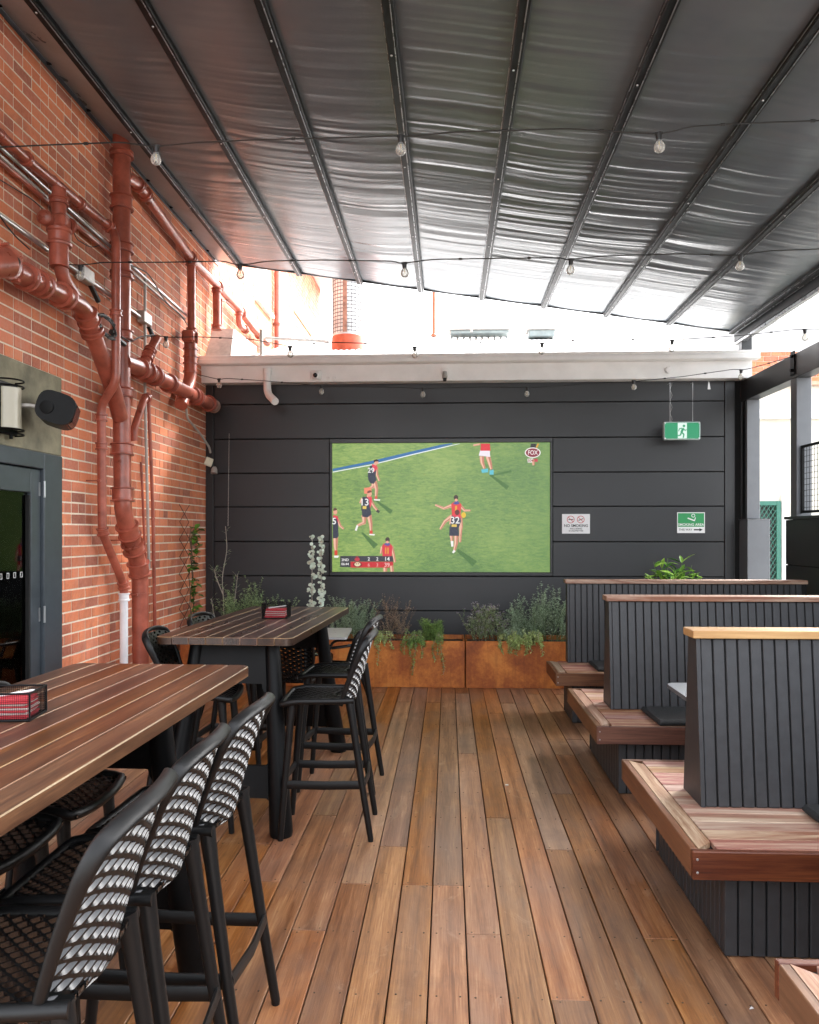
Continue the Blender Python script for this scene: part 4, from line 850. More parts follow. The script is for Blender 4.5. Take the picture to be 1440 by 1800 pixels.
def batten_mesh(L,wd=.0465,th=.012):
    k = (round(L,3),wd)
    if k not in BM: BM[k] = MB().cbox((0,-th,0),(wd,0,L),.002).mesh('batten',M['batten'],30)
    return BM[k]
def bench(y0,lab,full=True,capmat=None,seaty1=None):
    d = thing('booth_bench',lab,'bench',(BXL,y0,0),group='booth benches along the right side'); W_ = BXR-BXL
    dep = 1.24 if full else .70; th = .108
    # border boards
    MB().cbox((0,0,SEAT-th),(W_,.03,SEAT),.003).build('front_board',mface,d)
    MB().cbox((0,.031,SEAT-th),(.03,dep-.031,SEAT),.003).build('side_board',mfacey,d)
    if full: MB().cbox((0,dep-.03,SEAT-th),(W_,dep,SEAT),.003).build('rear_board',mface,d)
    MB().prism([(.031,.031,SEAT-.02),(.095,.095,SEAT-.02),(.095,dep-.095,SEAT-.02),(.031,dep-.031,SEAT-.02)],(0,0,.021)).build('mitred_edge_board',mseaty,d,smooth=0)
    MB().box((.03,.03,SEAT-.09),(W_-.02,dep-.03,SEAT-.021)).build('seat_frame',M['dark'],d,smooth=0)
    n = 12 if full else 6; pw = (dep-.066)/n
    for i in range(n):
        a = .034+i*pw; x0 = .101 if 0 < i < n-1 else .101
        MB().cbox((x0,a,SEAT-.02),(W_,a+pw-.004,SEAT+.0015*random.random()),.002).build('seat_board',mseat,d)
    for zz in (SEAT-.03,SEAT-.08): MB().lathe((.018,-.0005,zz),(0,-1,0),[(0,.005),(.001,.004)],8).build('screw',M['silver'],d)
    # base
    bx, b0, b1 = .155, .10, dep-.10
    MB().box((bx+.014,b0+.014,0),(W_,b1-.014,SEAT-th-.001)).build('base_core',M['dark'],d,smooth=0)
    bm = batten_mesh(SEAT-th-.012); nb_ = int((W_-bx)/.0545)
    for i in range(nb_):
        link('batten',bm,d,(bx+.0545*i,b0+.012,.006)); link('batten',bm,d,(bx+.0545*i+.0465,b1-.012,.006),(0,0,math.pi))
    for i in range(int((b1-b0-.03)/.0545)): link('batten',bm,d,(bx+.012,b0+.06+.0545*i,.006),(0,0,-math.pi/2))
    # wedge back
    wx = .185; ya, yb = (.49,.755) if full else (.56,.70); yt0, yt1 = (.565,.68) if full else (.60,.70); zt = 1.185; z0 = SEAT+.003
    MB().prism([(wx,ya,z0),(wx,yb,z0),(wx,yt1,zt),(wx,yt0,zt)],(.018,0,0)).build('end_board',M['batten'],d,smooth=0)
    MB().prism([(wx+.019,ya+.014,z0),(wx+.019,yb-.014,z0),(wx+.019,yt1-.012,zt-.003),(wx+.019,yt0+.012,zt-.003)],(W_-wx-.02,0,0)).build('back_core',M['dark'],d,smooth=0)
    L = math.hypot(yt0-ya,zt-z0)-.004; an = math.atan2(yt0-ya,zt-z0); bm = batten_mesh(L); nb_ = int((W_-wx-.02)/.0545)
    for i in range(nb_):
        link('batten',bm,d,(wx+.022+.0545*i,ya+.014,z0),(-an,0,0))
        if full: link('batten',bm,d,(wx+.022+.0545*i+.0465,yb-.014,z0),(an,0,math.pi)).rotation_euler = (-an,0,math.pi)
    MB().cbox((wx-.018,yt0-.02,zt+.001),(W_,yt1+.02,zt+.036),.003).build('cap_board',capmat,d)
    return d
b0_ = bench(1.07,'nearest booth bench at the bottom right corner, only its weathered seat corner showing',True,mcapd)
b3 = bench(3.065,'booth bench with pale honey timber cap, large in the right foreground',True,mcapd)
b2 = bench(5.01,'middle booth bench with reddish timber cap behind the honey capped one',True,mcapr)
b1 = bench(6.90,'farthest booth bench standing against the planter by the back wall',False,mcapr)
# cushions and tables
cm = MB(); cm.cbox((0,0,0),(.40,.42,.036),.013); cum = cm.mesh('cushion',M['cushion'],70)
for x,y,lab,rz in ((1.53,3.10,'square black seat cushion on the honey capped bench at the right edge',.02),(1.31,5.03,'square black seat cushion on the near seat of the middle bench',0.03),(1.29,6.98,'square black seat cushion on the farthest bench',.0),(2.2,5.04,'second black cushion further along the middle bench',-.03)):
    o_ = link('seat_cushion',cum,None,(x,y,SEAT+.003),(0,0,rz)); tag(o_,lab,'cushion',group='black cushions on the booth seats')
def rrect(x0,y0,x1,y1,r,n=6):
    out = []
    for cx_,cy_,a0 in ((x1-r,y1-r,0),(x0+r,y1-r,90),(x0+r,y0+r,180),(x1-r,y0+r,270)):
        for i in range(n+1): a = R(a0+90*i/n); out.append((cx_+r*math.cos(a),cy_+r*math.sin(a)))
    return out
for y0,lab in ((2.36,'grey booth table between the nearest two benches'),(4.36,'grey booth table between the honey capped and middle benches'),(6.30,'grey booth table in front of the farthest bench')):
    d = thing('booth_table',lab,'table',(1.33,y0,0),group='grey booth tables'); dy = .60 if y0 < 6 else .5
    MB().prism([(x,y,.715) for x,y in rrect(0,0,1.2,dy,.06)],(0,0,.024)).build('tabletop',M['tabletop'],d,smooth=30)
    MB().tube([(.6,dy/2,.03),(.6,dy/2,.714)],.035,14).build('pedestal',M['blacksteel'],d); MB().lathe((.6,dy/2,0),(0,0,1),[(0,.2),(.012,.2),(.03,.05)],20).build('base',M['blacksteel'],d)
# ------------------------------------------------------------------ bar tables
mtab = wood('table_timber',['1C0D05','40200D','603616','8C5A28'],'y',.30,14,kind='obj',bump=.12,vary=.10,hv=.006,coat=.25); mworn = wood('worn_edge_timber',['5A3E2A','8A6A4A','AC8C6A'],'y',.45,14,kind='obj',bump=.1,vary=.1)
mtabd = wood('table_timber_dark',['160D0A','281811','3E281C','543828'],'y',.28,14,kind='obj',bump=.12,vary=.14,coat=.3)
def bar_table(lab,cx,cy,rz,L,W_,H,mt,it=.62,ib=.52,nit=.25,nib=.15):
    d = thing('bar_table',lab,'bar table',(cx,cy,0),rz,group='high timber bar tables'); n = 8; pw = W_/n; th = .042
    for i in range(n):
        x0 = -W_/2+i*pw; m = MB()
        if i in (0,n-1):
            s_ = 1 if i else -1; xo = x0+pw if i else x0; xi = x0 if i else x0+pw; r = .045; e = -.0014*s_
            pts = [(xi+(-e if 0 else 0.0014*s_),-L/2),(xo-s_*r,-L/2)]+[(xo-s_*r+s_*r*math.sin(a),-L/2+r-r*math.cos(a)) for a in np.linspace(.3,math.pi/2,5)]+[(xo-s_*r+s_*r*math.cos(a),L/2-r+r*math.sin(a)) for a in np.linspace(0,math.pi/2-.3,5)]+[(xo-s_*r,L/2),(xi+.0014*s_,L/2)]
            if i == 0: pts = pts[::-1]
            m.prism([(x,y,H-th) for x,y in pts],(0,0,th-.003)); 
            cx2 = sum(p[0] for p in pts)/len(pts); cy2 = 0
            q = [(x,y,H-.003) for x,y in pts]; q2 = [(x+(-.003 if x > cx2 else .003),y*(1-.003/(L/2)),H) for x,y in pts]; nn = len(q); m.mi = 1
            m.add(q+q2,[(k,(k+1)%nn,nn+(k+1)%nn,nn+k) for k in range(nn)]); m.mi = 0; m.add(q2,[tuple(range(nn))])
        else: m.cbox((x0+.0013,-L/2,H-th),(x0+pw-.0013,L/2,H),.0021,cm=1)
        m.build('plank',[mt,mworn],d,smooth=20)
    # trestle ends
    for s_ in (-1,1):
        yt, yb = (L/2-it, L/2-ib) if s_ > 0 else (-(L/2-nit), -(L/2-nib))
        for t_ in (-1,1):
            xt, xb = t_*(W_/2-.17), t_*(W_/2-.06)
            MB().tube([(xt,yt,H-th-.001),(xt*.8+xb*.2,yt*.8+yb*.2,H*.72),(xt*.4+xb*.6,yt*.4+yb*.6,H*.35),(xb,yb,.02),(xb,yb,.0)],[.042,.047,.056,.064,.060],18,flat=(1,1.0)).build('leg',M['blacksteel'],d)
        def pt(x,z_,f=0): t2 = 1-z_/H; return (x,yt*(1-t2)+yb*t2+f,z_)
        def xw(z_): t2 = 1-z_/H; return (W_/2-.17)*(1-t2)+(W_/2-.06)*t2
        # apron and lower web with rounded cutouts
        poly = []; r = .07
        za, zb_ = H-th-.002, H*.74
        poly = [(-xw(za),za),(xw(za),za),(xw(zb_-r),zb_-r)]+[(xw(zb_)-r*math.sin(a)*1.0,zb_-r+r*(1-math.cos(a))*1.0) for a in np.linspace(.2,math.pi/2,5)]+[(-xw(zb_)+r*math.sin(a),zb_-r+r*(1-math.cos(a))) for a in np.linspace(math.pi/2,.2,5)]+[(-xw(zb_-r),zb_-r)]
        MB().prism([pt(x,z_,-.012) for x,z_ in poly],(0,.024,0)).build('apron',M['blacksteel'],d,smooth=0)
        z1, z0 = .36, .19
        poly = [(-xw(z1+r),z1+r)]+[(-xw(z1)+r*math.sin(a),z1+r*(1-math.sin(a)) if 0 else z1+r-r*math.sin(a)) for a in np.linspace(.2,math.pi/2,5)]+[(xw(z1)-r*math.sin(a),z1+r-r*math.sin(a)) for a in np.linspace(math.pi/2,.2,5)]+[(xw(z1+r),z1+r),(xw(z0-r),z0-r)]+[(xw(z0)-r*math.sin(a),z0-r+r*math.sin(a)) for a in np.linspace(.2,math.pi/2,5)]+[(-xw(z0)+r*math.sin(a),z0-r+r*math.sin(a)) for a in np.linspace(math.pi/2,.2,5)]+[(-xw(z0-r),z0-r)]
        MB().prism([pt(x,z_,-.012) for x,z_ in poly],(0,.024,0)).build('web_panel',M['blacksteel'],d,smooth=0)
    MB().cbox((-.03,-(L/2-nit-.02),H-th-.07),(.03,L/2-it-.02,H-th-.002),.004).build('rail',M['blacksteel'],d)
    return d
TH = 1.08
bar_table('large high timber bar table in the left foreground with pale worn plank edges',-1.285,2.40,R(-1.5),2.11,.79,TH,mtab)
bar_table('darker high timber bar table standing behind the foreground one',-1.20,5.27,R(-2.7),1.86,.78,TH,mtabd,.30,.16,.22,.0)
# caddies with napkins
def caddy(lab,lab2,x,y,rz,w_=.17,dd=.13,h_=.10):
    d = thing('wire_caddy',lab,'caddy',(x,y,TH+.001),rz,group='black wire caddies on the bar tables'); m = MB()
    for z_ in (.003,h_): m.tube([(-w_/2,-dd/2,z_),(w_/2,-dd/2,z_),(w_/2,dd/2,z_),(-w_/2,dd/2,z_),(-w_/2,-dd/2,z_)],.0035,6)
    for sx in (-1,1):
        for sy in (-1,1): m.tube([(sx*w_/2,sy*dd/2,.003),(sx*w_/2,sy*dd/2,h_)],.0035,6)
    m.build('frame',M['blacksteel'],d); m = MB()
    for i in range(1,26):
        x_ = -w_/2+w_*i/26
        for sy in (-1,1): m.tube([(x_,sy*dd/2,.003),(x_,sy*dd/2,h_)],.0007,3,False)
    for i in range(1,20):
        y_ = -dd/2+dd*i/20
        for sx in (-1,1): m.tube([(sx*w_/2,y_,.003),(sx*w_/2,y_,h_)],.0007,3,False)
    for i in range(1,14):
        z_ = h_*i/14
        for sy in (-1,1): m.tube([(-w_/2,sy*dd/2,z_),(w_/2,sy*dd/2,z_)],.0007,3,False)
        for sx in (-1,1): m.tube([(sx*w_/2,-dd/2,z_),(sx*w_/2,dd/2,z_)],.0007,3,False)
    m.build('wire_mesh',M['blacksteel'],d,kind='stuff')
    MB().box((-w_/2,-dd/2,.001),(w_/2,dd/2,.003)).build('base',M['blacksteel'],d)
    s_ = thing('napkin_stack',lab2,'napkins',(x,y,TH+.005),rz); rr_ = random.Random(int(x*100)); mn = [paint('red_napkin',(.55,.045,.06),.8,0,.1,9,.2),paint('pale_napkin',(.62,.5,.46),.8,0,.1,9,.2)]
    z_ = 0
    for k in range(9):
        t_ = .0065; o_ = MB().cbox((-w_*.40,-dd*.38,0),(w_*.40,dd*.38,t_-.0006),.002).build('napkin',mn[0 if k not in (2,4,6) else 1],s_); o_.location = (rr_.uniform(-.004,.004),rr_.uniform(-.004,.004),z_); o_.rotation_euler = (0,0,rr_.uniform(-.06,.06)); z_ += t_
    p_ = thing('pen','white pen lying on the napkins in the '+lab.split(' on ')[0].replace('black wire caddy','wire caddy')+(' of the foreground table' if x < -1.3 else ' of the rear table'),'pen',(x,y,TH+.005+z_+.004),rz); MB().tube([(-.05,-.02,0),(.06,.02,.012),(.065,.022,.0125)],[.004,.004,.002],8).build('barrel',mwhite,p_)
c_ = onZ(30,1244,TH+.03); caddy('black wire caddy on the foreground bar table at the left edge','red and pale paper napkins stacked in the foreground caddy',c_.x-.02,c_.y+.0,R(8),.165,.14,.085)
c_ = onZ(486,1078,TH+.03); caddy('small black wire caddy on the rear bar table','red and pale paper napkins stacked in the rear caddy',c_.x,c_.y,R(2))
# ------------------------------------------------------------------ bar stools with diamond lattice shells
def lattice(m, surf, nu, nv, depth, sh=(0,.0), rim=.80, hole=.60, span=(-1,1,0,1)):
    u0,u1,v0,v1 = span; du, dv = (u1-u0)/nu, (v1-v0)/nv
    def N(u,v):
        e = .01; a = surf(u+e,v)-surf(u-e,v); b = surf(u,v+e)-surf(u,v-e); return a.cross(b).normalized()
    for j in range(2*nv+1):
        for i in range(nu+(0 if j%2 else 1)):
            cu = u0+(i+(.5 if j%2 else 0))*du; cv = v0+j*dv/2
            cs = [(cu-du/2,cv),(cu,cv-dv/2),(cu+du/2,cv),(cu,cv+dv/2)]
            cs = [(min(u1,max(u0,a)),min(v1,max(v0,b))) for a,b in cs]; ctr = (sum(a for a,_ in cs)/4, sum(b for _,b in cs)/4)
            A=[];B=[];D=[];E=[]
            cs8 = []
            for k in range(4):
                p_, q_ = cs[k], cs[(k+1)%4]; cs8 += [p_, ((p_[0]+q_[0])/2,(p_[1]+q_[1])/2)]
            for k,(a,b) in enumerate(cs8):
                n_ = N(a,b); rk = 1.0 if k%2 else .89; o1 = surf(a,b)+n_*depth/2; o2 = surf(a,b)-n_*depth/2; A.append(o1); E.append(o2)
                ia, ib = ctr[0]+(a-ctr[0])*rim*rk, ctr[1]+(b-ctr[1])*rim*rk; B.append(surf(ia,ib)+n_*depth/2)
                ia, ib = ctr[0]+(a-ctr[0])*hole*rk+sh[0]*du, ctr[1]+(b-ctr[1])*hole*rk+sh[1]*dv; D.append(surf(ia,min(v1,max(v0,ib)))-n_*depth/2)
            F = []
            for k in range(8):
                q = (k+1)%8; F += [(k,q,8+q,8+k),(16+k,16+q,24+q,24+k),(8+k,8+q,16+q,16+k)]
            n0 = len(m.m); m.add(A+B+D+E,F)
            for k in range(8): m.m[n0+3*k] = 1; m.m[n0+3*k+1] = 1
def shell_meshes(sh_, arm=False):
    # sh_: seat height; returns dict of meshes in local coords, back towards +x
    H = sh_; bh = .345
    def back(u,v): return Vector((.150+.085*v+.02*v*v-.055*u*u*(1-.25*v), u*(.178+.048*v), H-.02+bh*v-.030*abs(u)**3*v+.012*v))
    def seat(u,v): return Vector((-.240+.390*v, u*(.210-.02*v), H-.012+.010*abs(u)**2-.030*max(0,.25-v)**1.2*3+.012*max(0,v-.8)))
    out = {}
    m = MB(); lattice(m, back, 6, 10, .0135, (0,.21), .78, .54); out['backrest'] = m.mesh('backrest',[M['plastic'],M['frameplastic']],40)
    m = MB(); lattice(m, seat, 10, 9, .012, (0,0), .90, .84); out['seat'] = m.mesh('seat',[M['plastic'],M['frameplastic']],30)
    m = MB(); n = 10
    uv = [(1.05,v) for v in np.linspace(-.02,.84,n)]+[(1.05-.17*(1-math.cos(a)),.84+.20*math.sin(a)) for a in np.linspace(.2,math.pi/2,7)]+[(u_,1.04) for u_ in np.linspace(.76,0,7)]
    uv = uv+[(-u_,v) for u_,v in uv[::-1][1:]]
    path = [back(u_,v)+Vector((.010*max(0,v-.5),0,0)) for u_,v in uv]; rs_ = [.013+.007*max(0,v)**2 for u_,v in uv]
    m.tube(path,rs_,12,flat=(1.0,.55)); out['back_frame'] = m.mesh('back_frame',M['frameplastic'],50)
    m = MB(); P_ = [seat(1.0,v) for v in np.linspace(1.02,.12,9)]+[seat(math.cos(a)*.97+.03*math.cos(a),.0-.0+.06*(1-math.sin(a))) for a in np.linspace(.2,math.pi-.2,10)]+[seat(-1.0,v) for v in np.linspace(.12,1.02,9)]
    m.tube(P_,.017,10); m.tube([seat(.36*math.cos(a),.80+.10*math.sin(a))+Vector((0,0,.004)) for a in np.linspace(0,2*math.pi,21)],.009,8); out['seat_rim'] = m.mesh('seat_rim',M['frameplastic'],50)
    tz = H-.02
    def leg(s_,f): # f 1 rear, 0 front
        if f: P_ = [(.135,.178*s_,tz+.03),(.155,.184*s_,tz-.10),(.20,.195*s_,tz*.45),(.252,.205*s_,.012),(.252,.205*s_,0)]
        else: P_ = [(-.175,.175*s_,tz),(-.185,.18*s_,tz-.10),(-.21,.19*s_,tz*.45),(-.235,.20*s_,.012),(-.235,.20*s_,0)]
        return MB().tube(P_,[.026,.021,.0185,.016,.0145],12).mesh('leg',M['frameplastic'],50)
    out['legs'] = [leg(s_,f) for f in (0,1) for s_ in (-1,1)]
    if not arm:
        zb = .30; t_ = 1-zb/tz; xr_ = .155+(.252-.155)*.62; xf_ = -.185-(.05)*.6; yy = .194
        out['footrest'] = [MB().tube([(xf_,yy*s_,zb),((xf_+xr_)/2,yy*s_,zb-.004),(xr_,yy*s_,zb)],.021,8,flat=(1.15,.45)).mesh('footrest',M['frameplastic'],40) for s_ in (-1,1)]+[MB().tube([(x_,-yy,zb),(x_+b_,0,zb),(x_,yy,zb)],.021,8,flat=(1.15,.45)).mesh('footrest',M['frameplastic'],40) for x_,b_ in ((xf_,-.012),(xr_,.012))]
    else:
        out['arms'] = [MB().tube(fillet([(.17,.20*s_,H+.22),(.02,.265*s_,H+.20),(-.16,.27*s_,H+.19),(-.19,.22*s_,H+.02)],.09,5),.017,8,flat=(.8,1.3)).mesh('armrest',M['plastic'],40) for s_ in (-1,1)]
    return out
SM = shell_meshes(.752); AM = shell_meshes(.45,True)
def stool(name,lab,x,y,rz,sm,cat,grp):
    d = thing(name,lab,cat,(x,y,0),rz,group=grp)
    for k in ('seat','backrest'): q = link(k,sm[k],d); link({'seat':'seat_rim','backrest':'back_frame'}[k],sm[{'seat':'seat_rim','backrest':'back_frame'}[k]],q)
    for l_ in sm['legs']: link('leg',l_,d)
    for l_ in sm.get('footrest',()): link('footrest',l_,d)
    for l_ in sm.get('arms',()): link('armrest',l_,d)
    return d
G1 = 'black lattice bar stools around the bar tables'
for lab,x,y,rz in (
    ('lattice bar stool, nearest of three on the aisle side of the foreground table',-.885,1.66,3),
    ('lattice bar stool, middle of three on the aisle side of the foreground table',-.890,2.12,1),
    ('lattice bar stool right beside the near leg of the rear table',-.865,2.58,-2),
    ('black lattice bar stool on the aisle side of the rear table, nearer of two',-.675,4.46,2),
    ('black lattice bar stool on the aisle side of the rear table, farther of two',-.715,5.24,-3),
    ('black lattice bar stool wall side of the foreground table, farthest of three',-1.45,2.74,181),
    ('black lattice bar stool wall side of the foreground table, middle of three',-1.47,2.28,178),
    ('black lattice bar stool wall side of the foreground table, nearest of three',-1.47,1.80,180),
    ('lattice bar stool on the wall side of the rear table beside the big red pipe',-1.45,4.52,186),
    ('black lattice bar stool on the wall side of the rear table, farther one',-1.45,5.32,179)):
    stool('bar_stool',lab,x,y,R(rz),SM,'bar stool',G1)
G2 = 'black lattice armchairs around the low pale table'
for lab,x,y,rz in (('black lattice armchair with its back to the camera at the low pale table',-1.28,6.62,-100),('black lattice armchair on the aisle side of the low pale table',-.98,7.20,-8),('black lattice armchair on the wall side of the low pale table',-1.95,7.2,175)):
    stool('lattice_armchair',lab,x,y,R(rz),AM,'armchair',G2)
d = thing('low_table','low pale topped table in front of the left planter','table',(-1.28,7.22,0),R(3)); MB().prism([(x,y,.73) for x,y in rrect(-.38,-.35,.38,.35,.03)],(0,0,.02)).build('tabletop',M['palelam'],d,smooth=30); MB().tube([(0,0,.02),(0,0,.729)],.03,12).build('pedestal',M['blacksteel'],d)
m = MB(); m.cbox((-.25,-.025,0),(.25,.025,.02),.004).cbox((-.025,-.25,.0),(.025,-.0255,.02),.004).cbox((-.025,.0255,.0),(.025,.25,.02),.004); m.build('base',M['blacksteel'],d)
# small litter on the deck
c_ = onZ(891,1380,.001); o_ = MB().lathe((c_.x,c_.y,.0012),(0,0,1),[(0,.012),(.002,.012)],12).build('bottle_cap',mwhite); tag(o_,'small white round cap lying on the deck boards in the aisle','bottle cap')
c_ = onZ(1320,1772,.001); o_ = MB().prism([(c_.x-.008,c_.y-.008,.0012),(c_.x+.009,c_.y-.004,.0012),(c_.x+.005,c_.y+.008,.0012)],(0,0,.002)).build('paper_scrap',mwhite); tag(o_,'tiny white paper scrap on the deck by the nearest bench','scrap')
# ------------------------------------------------------------------ corten planters and plants
t = NT('corten_steel'); v = t.coord(); n = t.noise(v,2.2,8,.6,.5); n2 = t.noise(v,26,6,.75)
col = t.ramp(t.math('ADD',t.math('MULTIPLY',n,.72),t.math('MULTIPLY',n2,.28)),[(.30,lin('6A3214')),(.45,lin('A05622')),(.56,lin('C87A34')),(.72,lin('DC9A4C'))])
st = t.noise(t.coord((9,1,.7)),3,5,.6); col = t.mix(t.ramp(st,[(.5,(0,0,0)),(.8,(.5,.5,.5))]),col,lin('6A3014'))
t.l(col,t.b.inputs['Base Color']); t.b.inputs['Roughness'].default_value=.62; t.b.inputs['Metallic'].default_value=.1; t.bump(n2,.3,.003); corten = t.m
PY0, PZ = onY(800,1209,8.5).y, .50
PY0 = onZ(800,1209,0).y; PY1 = PY0+.55; xm = onY(818,1150,PY0).x
for x0,x1,lab in ((xm-3.10,xm-2.02,'rusty corten steel planter at the foot of the brick wall behind the armchairs'),(xm-2.01,xm-.006,'rusty corten steel planter left of the joint with trailing plants'),(xm+.006,xm+3.1,'long rusty corten steel planter right of the joint running behind the benches')):
    d = thing('corten_planter',lab,'planter',((x0+x1)/2,PY0,0),group='corten steel planters along the back wall'); w_ = (x1-x0)/2; t_ = .012
    MB().cbox((-w_,0,.0),(w_,t_,PZ),.003).build('front_panel',corten,d); MB().cbox((-w_,.55-t_,0),(w_,.55,PZ),.003).build('rear_panel',corten,d)
    MB().cbox((-w_,t_+.001,0),(-w_+t_,.549-t_,PZ),.002).cbox((w_-t_,t_+.001,0),(w_,.549-t_,PZ),.002).build('side_panels',corten,d)
    MB().box((-w_+t_,t_+.001,PZ-.09),(w_-t_,.549-t_,PZ-.05)).build('soil',M['soil'],d,smooth=0,kind='stuff')
def leafmat(name,a,b,rough=.5):
    t = NT(name); oi = t.n('NewGeometry').outputs['Random Per Island']; n = t.noise(t.coord(),60,3,.5)
    t.l(t.ramp(t.math('ADD',t.math('MULTIPLY',oi,.7),t.math('MULTIPLY',n,.3)),[(.15,lin(a)),(.85,lin(b))]),t.b.inputs['Base Color']); t.b.inputs['Roughness'].default_value=rough
    t.b.inputs['Subsurface Weight'].default_value=0; return t.m
LM = dict(sage=leafmat('leaf_sage','728E62','BCD29C'),grey=leafmat('leaf_greygreen','809880','CCDCC0'),green=leafmat('leaf_green','56783E','A0BE68'),lime=leafmat('leaf_lime','86A058','CCD890'),dry=leafmat('leaf_dry','96785E','D8BCA0'),silver=leafmat('leaf_silver','9EB49E','E4ECDC',.4),dark=leafmat('leaf_glossy','1E4416','5E9A34',.25),stem=paint('stem_brown',(.13,.09,.06),.8,0,.2,30,0),gstem=paint('stem_green',(.10,.16,.05),.6,0,.2,30,0),pale=paint('stem_pale',(.36,.33,.27),.7,0,.2,30,0),purple=leafmat('flower_mauve','8A7A90','C8B8C8'))
rp = random.Random(21)
def leaf(m,p,dr,L,w_,up=Vector((0,0,1)),fold=.25):
    dr = dr.normalized(); s_ = dr.cross(up); s_ = s_.normalized() if s_.length > .05 else Vector((1,0,0)); n_ = s_.cross(dr)
    a = p; b = p+dr*L*.45+s_*w_/2+n_*w_*fold; c = p+dr*L-n_*L*.12; e = p+dr*L*.45-s_*w_/2+n_*w_*fold; mid = p+dr*L*.5
    m.add([a,b,c,e,mid],[(0,1,4),(1,2,4),(0,4,3),(4,2,3)])
def rdir(z=0.): 
    a = rp.uniform(0,2*math.pi); return Vector((math.cos(a),math.sin(a),z))
def bush(name,lab,x,y,z,w_,h,ns,ll,lw,lm,sm='gstem',dens=45,tip=None,lean=.35,br_=3):
    d = thing(name,lab,'plant',(x,y,z)); sm_ = MB(); fm = MB(); tm = MB()
    for k in range(ns):
        b = Vector((rp.uniform(-w_,w_)*.55,rp.uniform(-.13,.13),0)); dr = Vector((b.x*lean*2/w_*.3+rp.uniform(-lean,lean)*.6,rp.uniform(-lean,lean)*.5,1)).normalized(); hh = h*rp.uniform(.5,1); pts = [b]
        for i in range(6): dr = (dr+Vector((rp.uniform(-.12,.12),rp.uniform(-.12,.12),0))).normalized(); pts.append(pts[-1]+dr*hh/6)
        sm_.tube(pts,[.0035-.0004*i for i in range(7)],4,False); runs = [pts]
        for q in range(br_):
            i = rp.randint(1,4); d2 = (dr+rdir(.2)*.7).normalized(); l2 = hh*rp.uniform(.2,.4); q0 = pts[i]; r_ = [q0]+[q0+d2*l2*t_+Vector((0,0,.04*l2*t_*t_*4)) for t_ in (.33,.66,1)]; sm_.tube(r_,.0016,3,False); runs.append(r_)
        for r_ in runs:
            nl = int(dens*(.5 if r_ is not pts else 1))
            for _ in range(nl):
                t_ = rp.uniform(.08,1)**.8*(len(r_)-1); i = min(int(t_),len(r_)-2); p_ = r_[i].lerp(r_[i+1],t_-i); leaf(fm,p_,rdir(rp.uniform(-.1,.9)),ll*rp.uniform(.7,1.3),lw*rp.uniform(.9,1.5))
            if tip:
                for _ in range(9): leaf(tm,r_[-1]+rdir(rp.uniform(-1,1))*.012,rdir(rp.uniform(-.3,1)),.014,.010)
    sm_.build('stems',LM[sm],d,kind='stuff'); fm.build('foliage',LM[lm],d,smooth=0,kind='stuff')
    if tip: tm.build('flowers',LM[tip],d,smooth=0,kind='stuff')
def trail(name,lab,x,n,wx,drop,lm,ll=.03,y=None,up_=.10,dens=26,lw=None,drops=None):
    y = PY0 if y is None else y; d = thing(name,lab,'plant',(x,y,PZ)); s_ = MB(); f = MB(); lw = lw or ll*.35
    for k in range(n):
        b = Vector((rp.uniform(-wx,wx),rp.uniform(.06,.25),-.05)); e = Vector((b.x+rp.uniform(-.07,.07),-.012-rp.uniform(0,.05),rp.uniform(.0,.05))); dl = drop*rp.uniform(.15,1)**1.5 if not drops else drops[k%len(drops)]
        pts = [b,b.lerp(e,.5)+Vector((0,0,up_*rp.uniform(.5,1.3))),e]
        m_ = max(2,int(dl/.05)); 
        for i in range(m_): pts.append(pts[-1]+Vector((rp.uniform(-.018,.018),rp.uniform(-.006,.004) if pts[-1].y < -.02 else -.012,-dl/m_)))
        s_.tube(pts,.0018,4,False)
        for _ in range(int(dens*(1+len(pts)/4))):
            t_ = rp.uniform(.1,1)*(len(pts)-1); i = min(int(t_),len(pts)-2); leaf(f,pts[i].lerp(pts[i+1],t_-i),rdir(rp.uniform(-.8,.6)),ll*rp.uniform(.6,1.2),lw*rp.uniform(.7,1.2))
    s_.build('stems',LM['pale'],d,kind='stuff'); f.build('foliage',LM[lm],d,smooth=0,kind='stuff')
PM = PY0+.27; xa = lambda px: onY(px,1100,PM).x
SZ = PZ-.05
bush('herb_bush','low grey green herb bush at the left of the planters beyond the rear table',xa(436),PM+.05,SZ,.34,.70,34,.030,.010,'sage',dens=50)
bush('herb_bush','small dark herb bush left of the silvery climber',xa(484),PM+.05,SZ,.20,.56,16,.028,.010,'sage',dens=45)
bush('rosemary_bush','dense grey green bush right beside the end of the rear table',xa(618),PM-.02,SZ,.30,.52,34,.026,.008,'grey',dens=65)
bush('dried_shrub','dry brown twiggy flowering shrub with bare base',xa(690),PM,SZ,.22,.56,20,.014,.008,'dry','stem',dens=34,lean=.5,br_=4)
trail('trailing_rosemary','trailing green plant spilling thinly below the dry shrub',xa(678),9,.13,.06,'lime',.04,dens=22,drops=(.05,.09,.03,.30,.06,.08,.04,.1,.05))
trail('trailing_rosemary','dense trailing green plant with two long strands over the left planter',xa(748),26,.20,.20,'green',.034,dens=30,drops=(.07,.05,.18,.10,.04,.06,.22,.05,.38,.10))
bush('feathery_herb','soft feathery green herb above the trailing strands',xa(762),PM-.08,SZ,.15,.28,26,.035,.006,'green',dens=60)
bush('flowering_thyme','brownish thyme like shrub with mauve tips right of the planter joint',xa(855),PM,SZ,.28,.44,40,.020,.010,'sage','stem',dens=40,tip='purple',br_=4)
bush('sage_bush','tall grey green bush behind the trailing plant on the right planter',xa(925),PM+.05,SZ,.30,.56,32,.026,.009,'grey',dens=60)
